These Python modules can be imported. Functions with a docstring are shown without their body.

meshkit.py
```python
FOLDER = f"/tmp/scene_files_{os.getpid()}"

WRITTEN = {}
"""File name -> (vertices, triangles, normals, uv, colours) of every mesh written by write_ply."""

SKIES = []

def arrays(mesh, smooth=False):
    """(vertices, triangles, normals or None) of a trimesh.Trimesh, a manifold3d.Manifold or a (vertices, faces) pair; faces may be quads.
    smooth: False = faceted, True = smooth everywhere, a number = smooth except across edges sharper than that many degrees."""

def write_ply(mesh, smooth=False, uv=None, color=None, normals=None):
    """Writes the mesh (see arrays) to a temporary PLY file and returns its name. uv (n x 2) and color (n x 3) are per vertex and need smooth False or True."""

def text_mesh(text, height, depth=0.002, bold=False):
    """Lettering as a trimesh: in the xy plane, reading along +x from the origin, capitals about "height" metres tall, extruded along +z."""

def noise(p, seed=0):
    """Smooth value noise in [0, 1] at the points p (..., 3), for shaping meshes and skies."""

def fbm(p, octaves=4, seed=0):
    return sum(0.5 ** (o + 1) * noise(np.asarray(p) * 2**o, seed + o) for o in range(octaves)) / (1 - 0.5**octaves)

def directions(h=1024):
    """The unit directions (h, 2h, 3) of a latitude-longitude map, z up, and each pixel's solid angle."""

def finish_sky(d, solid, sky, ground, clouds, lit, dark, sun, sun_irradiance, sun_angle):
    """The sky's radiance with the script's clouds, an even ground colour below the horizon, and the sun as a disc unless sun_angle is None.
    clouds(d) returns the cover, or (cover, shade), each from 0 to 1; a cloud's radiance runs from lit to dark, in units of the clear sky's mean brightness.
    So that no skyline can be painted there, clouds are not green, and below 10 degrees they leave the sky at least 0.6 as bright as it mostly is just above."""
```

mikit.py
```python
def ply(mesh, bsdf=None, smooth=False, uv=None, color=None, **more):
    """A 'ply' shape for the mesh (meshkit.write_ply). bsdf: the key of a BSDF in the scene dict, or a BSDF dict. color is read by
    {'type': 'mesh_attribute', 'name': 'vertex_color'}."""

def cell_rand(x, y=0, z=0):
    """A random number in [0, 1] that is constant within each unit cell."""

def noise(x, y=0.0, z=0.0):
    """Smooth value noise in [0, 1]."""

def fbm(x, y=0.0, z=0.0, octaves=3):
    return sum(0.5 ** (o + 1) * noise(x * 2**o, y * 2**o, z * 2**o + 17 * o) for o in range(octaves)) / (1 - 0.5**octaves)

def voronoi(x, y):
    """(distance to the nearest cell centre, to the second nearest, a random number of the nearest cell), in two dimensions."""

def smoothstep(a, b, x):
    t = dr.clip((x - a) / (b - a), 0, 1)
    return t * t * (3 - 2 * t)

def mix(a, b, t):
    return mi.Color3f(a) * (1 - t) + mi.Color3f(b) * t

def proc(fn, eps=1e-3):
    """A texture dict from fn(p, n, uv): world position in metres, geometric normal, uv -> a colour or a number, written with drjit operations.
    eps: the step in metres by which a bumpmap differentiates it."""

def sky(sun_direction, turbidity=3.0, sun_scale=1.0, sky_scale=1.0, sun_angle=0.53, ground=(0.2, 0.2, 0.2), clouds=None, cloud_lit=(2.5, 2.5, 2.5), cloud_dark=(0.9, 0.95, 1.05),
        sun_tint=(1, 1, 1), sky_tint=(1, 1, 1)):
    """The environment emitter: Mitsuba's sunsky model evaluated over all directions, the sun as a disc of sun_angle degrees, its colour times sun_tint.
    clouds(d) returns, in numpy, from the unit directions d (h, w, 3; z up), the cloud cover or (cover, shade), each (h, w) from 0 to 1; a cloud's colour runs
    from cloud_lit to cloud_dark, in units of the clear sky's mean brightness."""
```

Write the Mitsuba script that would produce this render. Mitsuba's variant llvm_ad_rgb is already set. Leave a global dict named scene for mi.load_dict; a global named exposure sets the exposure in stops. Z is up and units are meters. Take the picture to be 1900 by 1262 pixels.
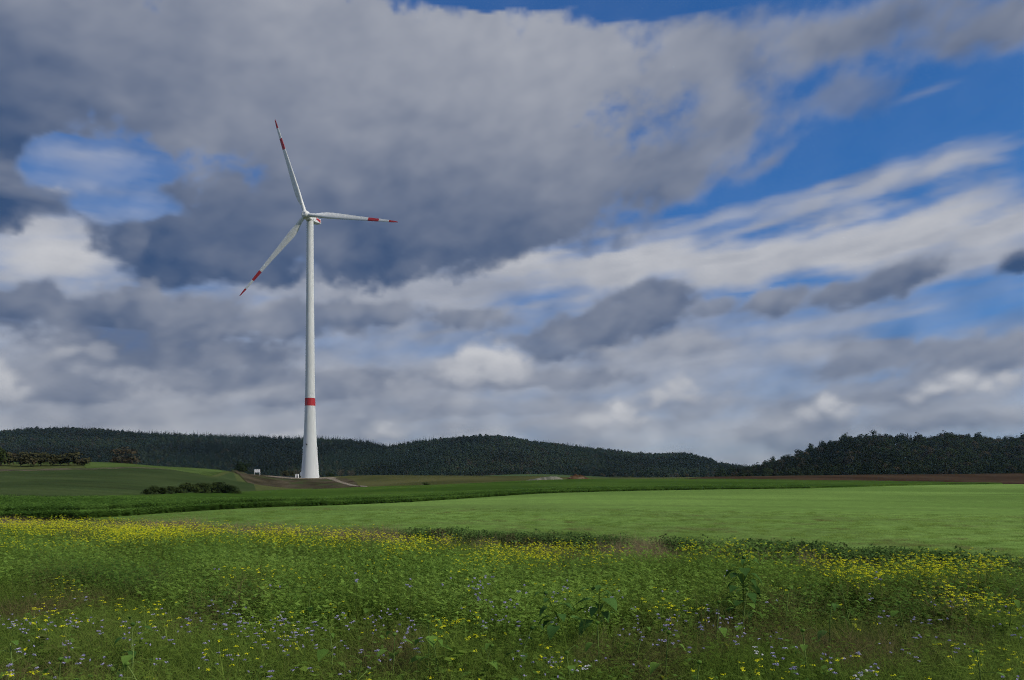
import math, random
import numpy as np, trimesh
import drjit as dr
import mitsuba as mi
import mikit, meshkit
from mikit import proc, noise, fbm, smoothstep, mix, cell_rand
from scipy.interpolate import RBFInterpolator
from scipy.spatial import Delaunay

T = mi.ScalarTransform4f
scene, labels = {}, {}
rng = np.random.default_rng(7)
random.seed(7)

# ------------------------------------------------------------------ camera, sky, exposure
EYE = 2.4
scene['camera'] = {'type': 'perspective', 'fov': 69.4, 'fov_axis': 'x', 'near_clip': 0.05, 'far_clip': 9000.0,
                   'principal_point_offset_y': -0.2005,
                   'to_world': T().look_at(origin=[0, 0, EYE], target=[0, 1, EYE], up=[0, 0, 1])}
exposure = 1.3

# clouds over the northern sky: azimuth and elevation of the middle, half-widths (degrees), tilt, cover, shade, softness
CLOUDS = [
    (  # base horizon
        (-25.3, 3.5, 20.46, 2.26, 0, 0.75, 0.3, 0.9), (10.3, 3.9, 28.29, 2.04, 0, 0.7, 0.36, 0.9), (30.2, 4.5, 10.91, 2.51, 0, 0.9, 0.5, 0.8), (-2.1, 7.6, 37.53, 2.87, 0, 0.8, 0.45, 0.8),
        (-27.0, 7.2, 14.91, 4.76, 0, 0.95, 0.55, 0.7), (12.3, 9.1, 11.96, 2.39, 0, 0.9, 0.4, 0.7), (21.8, 9.0, 5.76, 1.51, 8, 0.85, 0.3, 0.7),
    ),
    (  # white sheets
        (-31.5, 14.4, 4.56, 2.84, 0, 1, 0.1, 0.35), (-33.8, 15.7, 2.59, 1.29, 0, 0.9, 0.12, 0.5), (-10.3, 13.9, 12.13, 2.32, 0, 0.9, 0.35, 0.6), (-0.4, 16.0, 5.85, 1.54, 0, 1, 0.16, 0.5),
        (8.7, 15.8, 8.98, 2.67, 6, 1, 0.2, 0.5), (18.2, 15.8, 10.18, 2.20, 6, 1, 0.2, 0.5), (26.7, 16.1, 8.67, 2.07, 8, 1, 0.22, 0.5), (33.8, 15.9, 4.61, 1.44, 8, 0.95, 0.24, 0.5),
        (30.6, 13.9, 4.65, 1.02, 6, 0.85, 0.3, 0.6), (21.1, 18.9, 5.09, 0.84, 12, 0.8, 0.3, 0.7), (26.0, 19.7, 4.38, 0.90, 12, 0.9, 0.24, 0.6), (30.2, 20.0, 3.74, 0.70, 8, 0.9, 0.22, 0.7),
        (31.8, 19.9, 1.81, 0.31, -6, 0.7, 0.3, 0.9), (15.5, 18.4, 5.82, 0.58, 10, 0.6, 0.32, 0.9), (29.6, 24.3, 2.21, 0.27, 6, 0.35, 0.3, 1.0), (23.6, 10.7, 5.61, 0.59, 4, 0.6, 0.3, 0.8),
    ),
    (  # great cloud
        (-36.4, 21.3, 8.13, 4.96, 0, 1, 0.98, 0.3), (-33.0, 23.3, 4.70, 2.66, 0, 1, 0.9, 0.3), (-30.2, 25.7, 10.28, 3.81, 0, 1, 0.8, 0.4), (-31.2, 28.6, 12.84, 1.65, 0, 1, 0.55, 0.5),
        (-21.8, 25.8, 11.87, 6.29, 0, 1, 0.68, 0.4), (-10.3, 26.5, 16.98, 7.57, 0, 1, 0.55, 0.3), (-15.9, 30.6, 11.59, 2.68, 0, 1, 0.5, 0.5), (-2.1, 27.8, 13.76, 5.55, 0, 1, 0.44, 0.35),
        (5.8, 29.3, 9.92, 3.79, 0, 1, 0.46, 0.35), (14.3, 28.7, 9.41, 3.43, 0, 1, 0.58, 0.4), (24.0, 28.8, 11.51, 2.64, -3, 1, 0.72, 0.4), (33.3, 26.7, 7.59, 2.37, 0, 1, 0.8, 0.4),
        (15.5, 25.0, 5.82, 3.64, 0, 0.95, 0.62, 0.5), (24.0, 25.1, 3.84, 1.88, 0, 0.6, 0.75, 0.8), (11.5, 22.3, 7.62, 3.33, 0, 1, 0.68, 0.4), (2.1, 22.0, 10.84, 5.38, 0, 1, 0.72, 0.3),
        (18.9, 21.9, 2.99, 0.85, 25, 0.6, 0.66, 0.9), (-10.3, 18.4, 16.98, 4.07, 3, 1, 0.86, 0.2), (-21.8, 15.6, 7.92, 2.52, 0, 1, 0.86, 0.2), (-25.0, 16.7, 3.77, 3.82, 0, 1, 0.84, 0.25),
        (1.3, 18.7, 9.60, 2.47, 12, 1, 0.8, 0.3), (-7.9, 16.6, 6.56, 2.35, 4, 1, 0.9, 0.2), (-35.3, 18.2, 3.06, 2.77, 0, 1, 0.92, 0.35), (-33.0, 17.3, 2.65, 0.96, 0, 0.9, 0.85, 0.6),
        (-31.5, 18.7, 1.21, 0.80, 20, 0.7, 0.8, 0.9),
    ),
    (  # lower banks
        (-32.4, 10.6, 8.64, 2.11, 0, 1, 0.74, 0.4), (-24.3, 11.0, 9.02, 2.20, 0, 1, 0.66, 0.4), (-25.3, 8.8, 10.23, 2.40, 0, 1, 0.68, 0.4), (-15.9, 11.6, 6.95, 1.93, 4, 0.95, 0.6, 0.5),
        (-10.7, 12.3, 4.43, 1.10, 5, 0.9, 0.68, 0.5), (-21.5, 6.9, 8.68, 1.46, 2, 0.9, 0.66, 0.5), (-15.9, 6.0, 6.57, 0.99, 6, 0.7, 0.5, 0.6), (-31.2, 5.8, 4.89, 1.41, 0, 0.8, 0.62, 0.6),
        (7.5, 11.6, 7.80, 2.19, 10, 1, 0.7, 0.3), (9.9, 13.5, 4.05, 1.17, 8, 1, 0.7, 0.3), (3.8, 10.1, 3.33, 2.02, 0, 1, 0.7, 0.35), (-2.9, 12.1, 4.58, 1.12, 0, 0.95, 0.64, 0.4),
        (0.4, 7.6, 10.86, 1.23, 0, 0.8, 0.56, 0.6), (15.5, 12.4, 2.91, 0.84, 15, 0.9, 0.64, 0.4), (20.0, 12.5, 3.32, 1.27, 3, 1, 0.66, 0.3), (25.0, 12.6, 3.77, 1.23, 5, 1, 0.68, 0.3),
        (27.7, 13.7, 2.88, 1.33, 12, 1, 0.7, 0.3), (34.4, 13.5, 1.71, 0.85, 12, 1, 0.84, 0.35), (27.4, 8.3, 6.59, 1.53, 6, 0.9, 0.56, 0.5), (33.3, 8.1, 4.38, 1.44, 4, 1, 0.62, 0.5),
        (26.4, 5.7, 7.38, 1.26, 4, 0.75, 0.5, 0.6), (21.1, 3.3, 5.09, 1.75, 0, 0.8, 0.5, 0.6), (30.6, 3.7, 6.19, 0.93, 0, 0.8, 0.58, 0.6), (2.1, 10.1, 4.59, 0.81, -10, 0.7, 0.66, 0.6),
        (31.2, 6.9, 4.89, 1.27, 8, 0.9, 0.62, 0.5), (14.3, 5.0, 4.71, 0.96, 0, 0.7, 0.5, 0.5), (0.0, 5.2, 8.35, 0.83, 0, 0.6, 0.5, 0.6), (-12.3, 7.5, 5.58, 1.20, 5, 0.85, 0.62, 0.5),
        (-28.7, 3.8, 6.43, 0.73, 0, 0.6, 0.5, 0.6),
    ),
    (  # bright heads
        (-4.2, 8.3, 2.49, 1.47, 0, 1, 0.16, 0.6), (-2.4, 9.2, 2.79, 1.91, 0, 1, 0.1, 0.6), (-0.6, 8.6, 2.51, 1.80, 0, 1, 0.12, 0.6), (-1.9, 7.8, 4.51, 1.19, 0, 1, 0.2, 0.6),
        (6.6, 4.1, 1.98, 0.95, 0, 1, 0.2, 0.6), (8.3, 4.9, 1.88, 1.27, 0, 1, 0.14, 0.6), (9.9, 4.2, 2.15, 0.94, 0, 1, 0.2, 0.6), (11.3, 6.1, 1.45, 1.05, 0, 1, 0.22, 0.6),
        (12.5, 6.8, 1.43, 1.25, 0, 1, 0.18, 0.6), (13.7, 5.9, 2.09, 0.84, 0, 1, 0.26, 0.6), (22.0, 4.3, 1.22, 0.81, 0, 1, 0.16, 0.6), (23.1, 4.9, 1.20, 0.99, 0, 1, 0.08, 0.6),
        (24.1, 4.3, 1.43, 0.80, 0, 1, 0.18, 0.6), (28.7, 5.3, 1.38, 0.65, 0, 0.9, 0.26, 0.6), (30.0, 5.8, 1.50, 0.82, 0, 1, 0.16, 0.6), (31.3, 6.4, 1.62, 1.02, 0, 1, 0.08, 0.6),
        (32.6, 5.9, 1.57, 0.80, 0, 1, 0.16, 0.6), (33.8, 6.2, 1.53, 0.89, 0, 1, 0.2, 0.6), (-10.7, 3.0, 1.17, 0.65, 0, 1, 0.2, 0.6), (-9.8, 3.4, 1.18, 0.86, 0, 1, 0.1, 0.6),
        (-8.8, 3.0, 1.18, 0.54, 0, 1, 0.2, 0.6), (-17.6, 2.9, 2.28, 0.52, 0, 1, 0.2, 0.6), (-15.9, 3.1, 1.85, 0.64, 0, 1, 0.16, 0.6), (-34.6, 5.9, 1.02, 1.60, 0, 1, 0.14, 0.6),
        (-33.8, 5.0, 1.24, 1.00, 0, 0.9, 0.25, 0.6), (-29.1, 8.3, 1.37, 0.93, 0, 0.7, 0.3, 0.8), (-31.2, 8.0, 1.47, 0.56, 18, 0.7, 0.24, 0.8), (16.3, 5.7, 2.31, 0.83, 0, 0.8, 0.32, 0.6),
        (19.7, 3.6, 1.78, 0.71, 0, 0.7, 0.35, 0.6), (34.1, 4.1, 1.72, 0.72, 0, 0.7, 0.35, 0.6), (-19.3, 5.9, 3.57, 0.82, 10, 0.7, 0.32, 0.8), (-27.0, 2.9, 2.78, 0.59, 0, 0.7, 0.3, 0.6),
        (7.5, 9.4, 2.96, 0.85, 0, 0.7, 0.34, 0.6), (12.3, 9.9, 3.83, 0.83, 0, 0.7, 0.34, 0.6),
    ),
    (  # gaps
        (-29.0, 19.6, 4.15, 1.56, 8, 1, 0, 0.6), (-31.2, 20.0, 2.02, 1.20, 0, 1, 0, 0.6), (-26.6, 18.0, 2.47, 0.88, 0, 1, 0, 0.6), (9.9, 32.2, 3.65, 0.65, 0, 0.9, 0, 0.7),
        (14.3, 31.9, 6.27, 0.41, 0, 0.8, 0, 0.8), (-0.8, 32.7, 5.01, 0.41, 0, 0.4, 0, 0.9),
    ),
    (  # late
        (-32.7, 17.7, 2.37, 0.89, 6, 0.9, 0.85, 0.6), (-35.0, 17.8, 2.24, 1.86, 0, 1, 0.9, 0.4), (-27.0, 16.1, 0.99, 1.37, 0, 0.6, 0.8, 0.9),
    ),
]


def clouds(d):
    az = np.degrees(np.arctan2(d[..., 0], d[..., 1]))
    el = np.degrees(np.arcsin(np.clip(d[..., 2], -1, 1)))

    def n(fx, fy, seed, octaves=4):
        return meshkit.fbm(np.stack([d[..., 0] * fx, d[..., 1] * fx, d[..., 2] * fy], -1) + 11.3, octaves, seed) - 0.5

    # everywhere: a broken layer of grey cloud
    w = n(3.0, 6.0, 3, 5)
    cover = np.clip(0.8 + 1.6 * w, 0, 1)
    shade = np.clip(0.55 + 1.2 * n(2.5, 5.0, 9, 4), 0.1, 0.95)
    front = (np.abs(az) < 60)
    a, e = az[front], el[front]
    edge = np.clip((60 - np.abs(a)) / 18, 0, 1) * np.clip((50 - e) / 12, 0, 1)

    def nz(la, le, seed, octaves, turn=0.0, x=None, y=None):
        """Noise with features la wide and le high (degrees), turned so that they rise to the right."""
        x, y = (a if x is None else x), (e if y is None else y)
        c_, s_ = math.cos(math.radians(turn)), math.sin(math.radians(turn))
        return meshkit.fbm(np.stack([(x * c_ + y * s_) / la, (y * c_ - x * s_) / le, x * 0 + 0.37 * seed], -1), octaves, seed) - 0.5

    # directions wander with noise, so that edges billow
    wa = 3.4 * nz(7, 5, 21, 3) + 1.3 * nz(1.8, 1.4, 22, 3)
    we = 2.2 * nz(7, 5, 23, 3) + 1.2 * nz(1.8, 1.3, 24, 3)
    def mass(x, y):
        return nz(6.5, 3.4, 29, 3, 16, x, y) + 0.55 * nz(2.6, 1.5, 25, 3, 14, x, y)

    xa, xe = a + wa * 0.4, e + we * 0.4
    lump = nz(6.5, 3.6, 29, 5, 18, xa, xe)
    fine = nz(2.2, 1.4, 25, 5, 15, xa, xe)
    frag = nz(0.8, 0.55, 27, 4, 20)
    streak = nz(8.5, 1.1, 31, 5, 7)
    wisp = nz(5.0, 0.42, 33, 4, 9, a + wa * 0.3, e + we * 0.3)
    billow = 1.0 - 4.0 * np.abs(nz(1.9, 1.3, 41, 4, 10))
    # lumps are paler on the side that faces the sun, up and to the right
    relief = mass(xa, xe) - mass(xa + 1.3, xe + 1.0)
    # a veil that thickens towards the horizon
    c = np.clip(1.05 - 0.050 * e - 0.006 * (a - 5) + 0.9 * streak + 0.8 * lump, 0.05, 0.96)
    s = 0.44 - 0.16 * np.exp(-(e / 5.0) ** 2) + 1.0 * lump + 0.35 * streak - 0.80 * relief
    SOFT = (0.8, 0.90, 0.34, 0.42, 0.85, 0.8, 0.45)

    def gather(layer, k):
        top = np.full_like(a, -9.0)
        sw, ss, sc = np.full_like(a, 1e-9), np.full_like(a, 0.5e-9), np.full_like(a, 1e-9)
        for (ca, ce, ra, re, rot, cov, sh, so) in layer:
            rot = math.radians(rot)
            da, de = a + wa * min(1, ra / 5) - ca, e + we * min(1, re / 2.2) - ce
            x = (da * math.cos(rot) + de * math.sin(rot)) / ra
            y = (de * math.cos(rot) - da * math.sin(rot)) / re
            q = x * x + y * y
            t = (1 - np.sqrt(q)) * (0.55 + 0.45 * min(1, re / 2))
            top = np.logaddexp(9 * top, 9 * t) / 9
            w = np.exp(-1.6 * q)
            sw += w; ss += w * (sh - (0.14 if k == 3 else 0.22 if k == 4 else 0.06) * np.clip(y, -1.2, 1.2) * (k != 1)); sc += w * cov
        return top, ss / sw, np.minimum(sc / sw, 1)

    holes = np.clip(gather(CLOUDS[5], 5)[0] + 0.9 * fine + 0.5 * lump + 0.25 * frag, -0.4, 0.6)
    for k, layer in enumerate(CLOUDS):
        if k == 5:
            continue
        top, sh, cov = gather(layer, k)
        if k == 1:
            top = top + 0.30 + 1.0 * streak + 0.55 * wisp + 0.2 * fine
        elif k in (2, 3, 6):
            top = top + 0.75 * fine + 0.3 * lump + 0.25 * frag
        elif k == 4:
            top = top + 0.26 * billow + 0.75 * fine + 0.3 * frag
        else:
            top = top + 0.5 * fine
        if k == 2:
            top = np.minimum(top, 0.75) - 1.45 * np.clip(holes + 0.34, 0, 1)
        m = np.clip(top / (SOFT[k] + (0.45 * np.clip((a - 4) / 12, 0, 1) if k == 2 else 0)), 0, 1)
        m = m * m * (3 - 2 * m) * cov
        if k == 2:
            sh = sh - 0.05 * (1 - m) + 0.30 * lump - 0.28 * relief - 0.05 * fine
        elif k == 3:
            sh = sh - 0.10 * (1 - m) + 0.06 + 0.40 * lump - 0.60 * relief
        elif k == 4:
            sh = sh + 0.03 + 0.22 * (1 - m) - 0.60 * relief - 0.05 * billow
        else:
            sh = sh + 0.4 * streak + 0.25 * wisp - 0.4 * relief
        if k == 0:
            pass
        ms = np.sqrt(m) if k in (2, 6) else m      # even the thin edges of the dark clouds are grey
        s = s * (1 - ms) + sh * ms
        c = c * (1 - m) + m
    h = np.clip(2.2 * holes, 0, 1) * (a < -14)
    s, c = s * (1 - 0.7 * h), c + 0.08 * h * (1 - c)
    s = np.clip(0.02 + s, 0, 1)
    cover[front] = cover[front] * (1 - edge) + c * edge
    shade[front] = shade[front] * (1 - edge) + s * edge
    return cover, shade


SUN = np.array([0.70, -0.26, 0.66])
scene['sky_light'] = mikit.sky(SUN.tolist(), turbidity=3, sun_scale=1.05, sky_scale=1.0, sun_angle=1.6, ground=(0.05, 0.08, 0.03), clouds=clouds,
                         cloud_lit=(3.1, 3.14, 3.3), cloud_dark=(0.20, 0.42, 0.96), sky_tint=(0.25, 0.76, 1.34), sun_tint=(0.86, 0.96, 1.10))
# air: a faint bluish haze round everything
scene['air'] = {'type': 'homogeneous', 'albedo': {'type': 'rgb', 'value': [0.62, 0.85, 0.99]}, 'sigma_t': 0.000062, 'phase': {'type': 'hg', 'g': 0.75}}
scene['haze'] = {'type': 'cube', 'to_world': T().translate([0, 1800, 92]).scale([4200, 4200, 132]), 'bsdf': {'type': 'null'}, 'interior': {'type': 'ref', 'id': 'air'}}
scene['camera']['medium'] = {'type': 'ref', 'id': 'air'}


# ------------------------------------------------------------------ helpers
def lab(key, label=None, cat=None, group=None, kind=None):
    labels[key] = {k: v for k, v in (('label', label), ('category', cat), ('group', group), ('kind', kind)) if v}


def at(u, Y):
    """Plan position at depth Y along the line of sight number u (950 = straight ahead)."""
    return np.array([(u - 950) / 1372.0 * Y, Y])


class MB:
    """Collects faces into one mesh."""
    def __init__(self):
        self.v, self.f, self.n = [], [], 0

    def add(self, v, f):
        v, f = np.asarray(v, float).reshape(-1, 3), np.asarray(f, int)
        if f.shape[1] == 4:
            f = np.vstack([f[:, [0, 1, 2]], f[:, [0, 2, 3]]])
        self.v.append(v); self.f.append(f + self.n); self.n += len(v)
        return self

    def quads(self, c, ax, ay):
        """Quads round centres c with half-axes ax, ay (n x 3 each)."""
        n = len(c)
        v = np.stack([c - ax - ay, c + ax - ay, c + ax + ay, c - ax + ay], 1)
        return self.add(v, np.arange(4 * n).reshape(n, 4))

    def rhombi(self, base, along, side):
        """Leaf shapes: from base along 'along', widest in the middle by +-side."""
        n = len(base)
        v = np.stack([base, base + along * 0.45 + side, base + along, base + along * 0.45 - side], 1)
        return self.add(v, np.arange(4 * n).reshape(n, 4))

    def ribbon(self, pts, w, side):
        """A tapering flat blade along the points."""
        pts = np.asarray(pts); n = len(pts)
        ww = np.linspace(1, 0.15, n)[:, None] * w
        v = np.concatenate([pts - side * ww, pts + side * ww])
        i = np.arange(n - 1)
        return self.add(v, np.stack([i, i + 1, i + 1 + n, i + n], 1))

    def tube(self, pts, rad, sides=5):
        pts = np.asarray(pts, float); rad = np.broadcast_to(rad, (len(pts),))
        t = np.gradient(pts, axis=0); t /= np.linalg.norm(t, axis=1, keepdims=True) + 1e-9
        ref = np.where(np.abs(t[:, 2:]) < 0.9, [[0, 0, 1.0]], [[1.0, 0, 0]])
        a = np.cross(t, ref); a /= np.linalg.norm(a, axis=1, keepdims=True) + 1e-9
        b = np.cross(t, a)
        an = np.arange(sides) * 2 * np.pi / sides
        v = pts[:, None] + rad[:, None, None] * (np.cos(an)[None, :, None] * a[:, None] + np.sin(an)[None, :, None] * b[:, None])
        i, j = np.meshgrid(np.arange(len(pts) - 1), np.arange(sides), indexing='ij')
        q = np.stack([i * sides + j, i * sides + (j + 1) % sides, (i + 1) * sides + (j + 1) % sides, (i + 1) * sides + j], -1).reshape(-1, 4)
        self.add(v.reshape(-1, 3), q)
        caps = []
        for r in (0, len(pts) - 1):
            caps += [[r * sides, r * sides + k, r * sides + k + 1] for k in range(1, sides - 1)]
        self.f.append(np.array(caps) + self.n - len(pts) * sides)
        return self

    def mesh(self):
        return np.vstack(self.v), np.vstack(self.f)


def unit(n, r=rng):
    v = r.normal(size=(n, 3))
    return v / np.linalg.norm(v, axis=1, keepdims=True)


def put(key, mesh, bsdf, smooth=False):
    scene[key] = mikit.ply(mesh, bsdf, smooth=smooth)


def place(x, y, z, rz=0.0, s=1.0, sz=None, tilt=(0, 0)):
    m = T().translate([float(x), float(y), float(z)]).rotate([0, 0, 1], float(rz))
    if tilt != (0, 0):
        m = m.rotate([1, 0, 0], float(tilt[0])).rotate([0, 1, 0], float(tilt[1]))
    return m.scale([float(s), float(s), float(sz if sz is not None else s)])


def inst(key, group, m):
    scene[key] = {'type': 'instance', 'to_world': m, 'shapegroup': {'type': 'ref', 'id': group}}


# ------------------------------------------------------------------ materials
def diffuse(key, fn):
    scene[key] = {'type': 'twosided', 'bsdf': {'type': 'diffuse', 'reflectance': proc(fn)}}


def leaf_bsdf(key, fn, trans=0.7, rough=0.55):
    scene[key] = {'type': 'principledthin', 'base_color': proc(fn), 'roughness': rough, 'diff_trans': trans, 'spec_trans': 0.0, 'eta': 1.35}


def tone(dark, light, f1, f2=None, third=None):
    """A colour that wanders with the place in the world between two tones (and a third now and then)."""
    def fn(p, n, uv):
        t = fbm(p.x * f1, p.y * f1, p.z * f1, 3)
        c = mix(dark, light, smoothstep(0.25, 0.75, t))
        if f2:
            c = c * (0.72 + 0.56 * noise(p.x * f2, p.y * f2, p.z * f2))
        if third:
            c = mix(c, third, smoothstep(0.56, 0.72, fbm(p.x * f1 * 1.7 + 40, p.y * f1 * 1.7, p.z * f1, 3)))
        return c
    return fn


# ------------------------------------------------------------------ terrain
CP = np.array([  # line of sight, depth, height of the ground there
    (-600, 40, 0), (0, 40, 0), (500, 32, 0), (900, 26, 0), (1400, 22, 0), (1900, 19, 0), (2500, 18, 0), (950, 10, 0), (0, 12, 0), (1900, 10, 0), (2500, 10, 0), (-600, 12, 0), (950, 4, 0),
    (500, 56, 0), (1000, 100, 0), (1500, 143, .05), (1900, 220, .1), (220, 43, 0), (2500, 200, .2),
    (1500, 260, .75), (1900, 300, .5), (1400, 330, 2.1), (1600, 380, 3.2), (1900, 420, 3.9), (2400, 420, 4.2), (2400, 300, .8),
    (1250, 300, 1.1), (1000, 270, .65), (700, 220, -.95), (560, 200, -1.4), (480, 170, -1.4), (300, 120, -.9), (0, 75, -.15), (-600, 75, .3),
    (700, 440, 3.2), (830, 430, 2.6), (950, 420, 1.8), (1100, 400, 1.4), (1250, 400, 1.6), (620, 430, 2.2),
    (574, 417, 1.2), (545, 408, 1.25), (605, 412, 1.2), (574, 398, 1.05), (560, 330, -2.7), (650, 330, -2.2), (480, 330, -1.6), (430, 300, -.2), (455, 405, 3.2), (505, 412, 2.1), (470, 430, 3.6),
    (150, 262, 7.3), (0, 262, 6.9), (-600, 262, 8.5), (0, 200, 3.3), (330, 230, 3.9), (170, 212, 3.7), (-600, 200, 4.0), (200, 140, .3), (0, 130, .5), (350, 190, 1.0), (-600, 130, 1.),
    (430, 340, 4.2), (300, 295, 6.1), (520, 430, 2.4),
    (0, 400, 3), (300, 420, 1.5), (-600, 400, 4),
    (0, 620, -8), (300, 620, -8), (500, 620, -7), (700, 600, -5), (900, 560, -3.5), (1100, 560, -3.5), (1300, 560, -3), (1600, 560, -1), (1900, 580, 0), (2500, 580, 0), (-600, 620, -8),
    (900, 700, 2.2), (1000, 770, 4.6), (1130, 720, 1.2), (1250, 740, -3), (700, 720, -4),
    (0, 1000, -6), (500, 1000, -6), (1000, 1000, -2), (1500, 1000, -3), (2000, 1000, -3), (-600, 1000, -6),
    (0, 2600, 0), (500, 2600, 0), (1000, 2600, 0), (1500, 2600, 0), (2000, 2600, 0), (-600, 2600, 0), (2500, 2600, 0)], float)
_cx = np.stack([np.arctan((CP[:, 0] - 950) / 1372), 0.55 * np.log(CP[:, 1])], 1)
RBF = RBFInterpolator(_cx, CP[:, 2], kernel='linear', smoothing=1e-4, neighbors=24)
RBFS = RBFInterpolator(_cx, CP[:, 2], kernel='thin_plate_spline', smoothing=2e-4)

# crest lines of the two wooded hills: line of sight -> height of the ground at the crest
C1 = np.array([(-1400, 60), (-700, 95), (-300, 100), (0, 99), (60, 105), (130, 108), (200, 102), (300, 93), (420, 88), (560, 83), (640, 80), (690, 72), (720, 63), (770, 74), (870, 87), (930, 89), (1000, 74),
               (1100, 58), (1200, 44), (1270, 46), (1330, 28), (1400, 14), (1470, 6), (1550, 2), (1800, 0), (3400, 0)], float)
C2 = np.array([(1200, 0), (1330, 0), (1380, 4), (1420, 12), (1450, 17), (1480, 23), (1530, 37), (1580, 46), (1650, 48), (1690, 45), (1720, 46), (1760, 50), (1800, 47), (1850, 43), (1900, 46), (2100, 52), (2600, 40), (3400, 10)], float)


def bump(t):
    t = np.clip(t, 0, 1)
    return t * t * (3 - 2 * t)


def hills(x, y):
    yy = np.maximum(y, 1.0)
    u = 950 + 1372 * x / yy
    n = meshkit.fbm(np.stack([x / 170, y / 170, x * 0], -1), 3, 5) - 0.5
    h1 = np.interp(u, C1[:, 0], C1[:, 1]) * bump((y - 1230) / 560) * (1 - 0.75 * bump((y - 1830) / 700))
    h2 = np.interp(u, C2[:, 0], C2[:, 1]) * bump((y - 560) / 430) * (1 - bump((y - 1020) / 500))
    return h1 * (1 + 0.25 * n * bump((1800 - y) / 300)) + h2 * (1 + 0.3 * n * bump((980 - y) / 200))


def height(x, y):
    x, y = np.asarray(x, float), np.asarray(y, float)
    r = np.hypot(x, y)
    a = np.arctan2(x, y)
    yy = np.maximum(y, 3.5)
    ah = np.clip(np.arctan2(x, yy), -0.85, 0.85)
    q = np.stack([ah.ravel(), 0.55 * np.log(np.clip(yy, 4, 3000)).ravel()], 1)
    z = RBFS(q).reshape(x.shape)
    front = bump((y - 6) / 14) * bump((1.15 - np.abs(a)) / 0.25)
    z = z * front
    z = z + np.where(y > 400, hills(x, y), 0)
    far = bump((r - 60) / 200)
    z = z + far * (meshkit.fbm(np.stack([x / 60, y / 60, x * 0], -1), 2, 8) - 0.5) * 0.35
    return z


def polar_grid(az, rad):
    A, R = np.meshgrid(az, rad, indexing='ij')
    return R * np.sin(A), R * np.cos(A)


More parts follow.
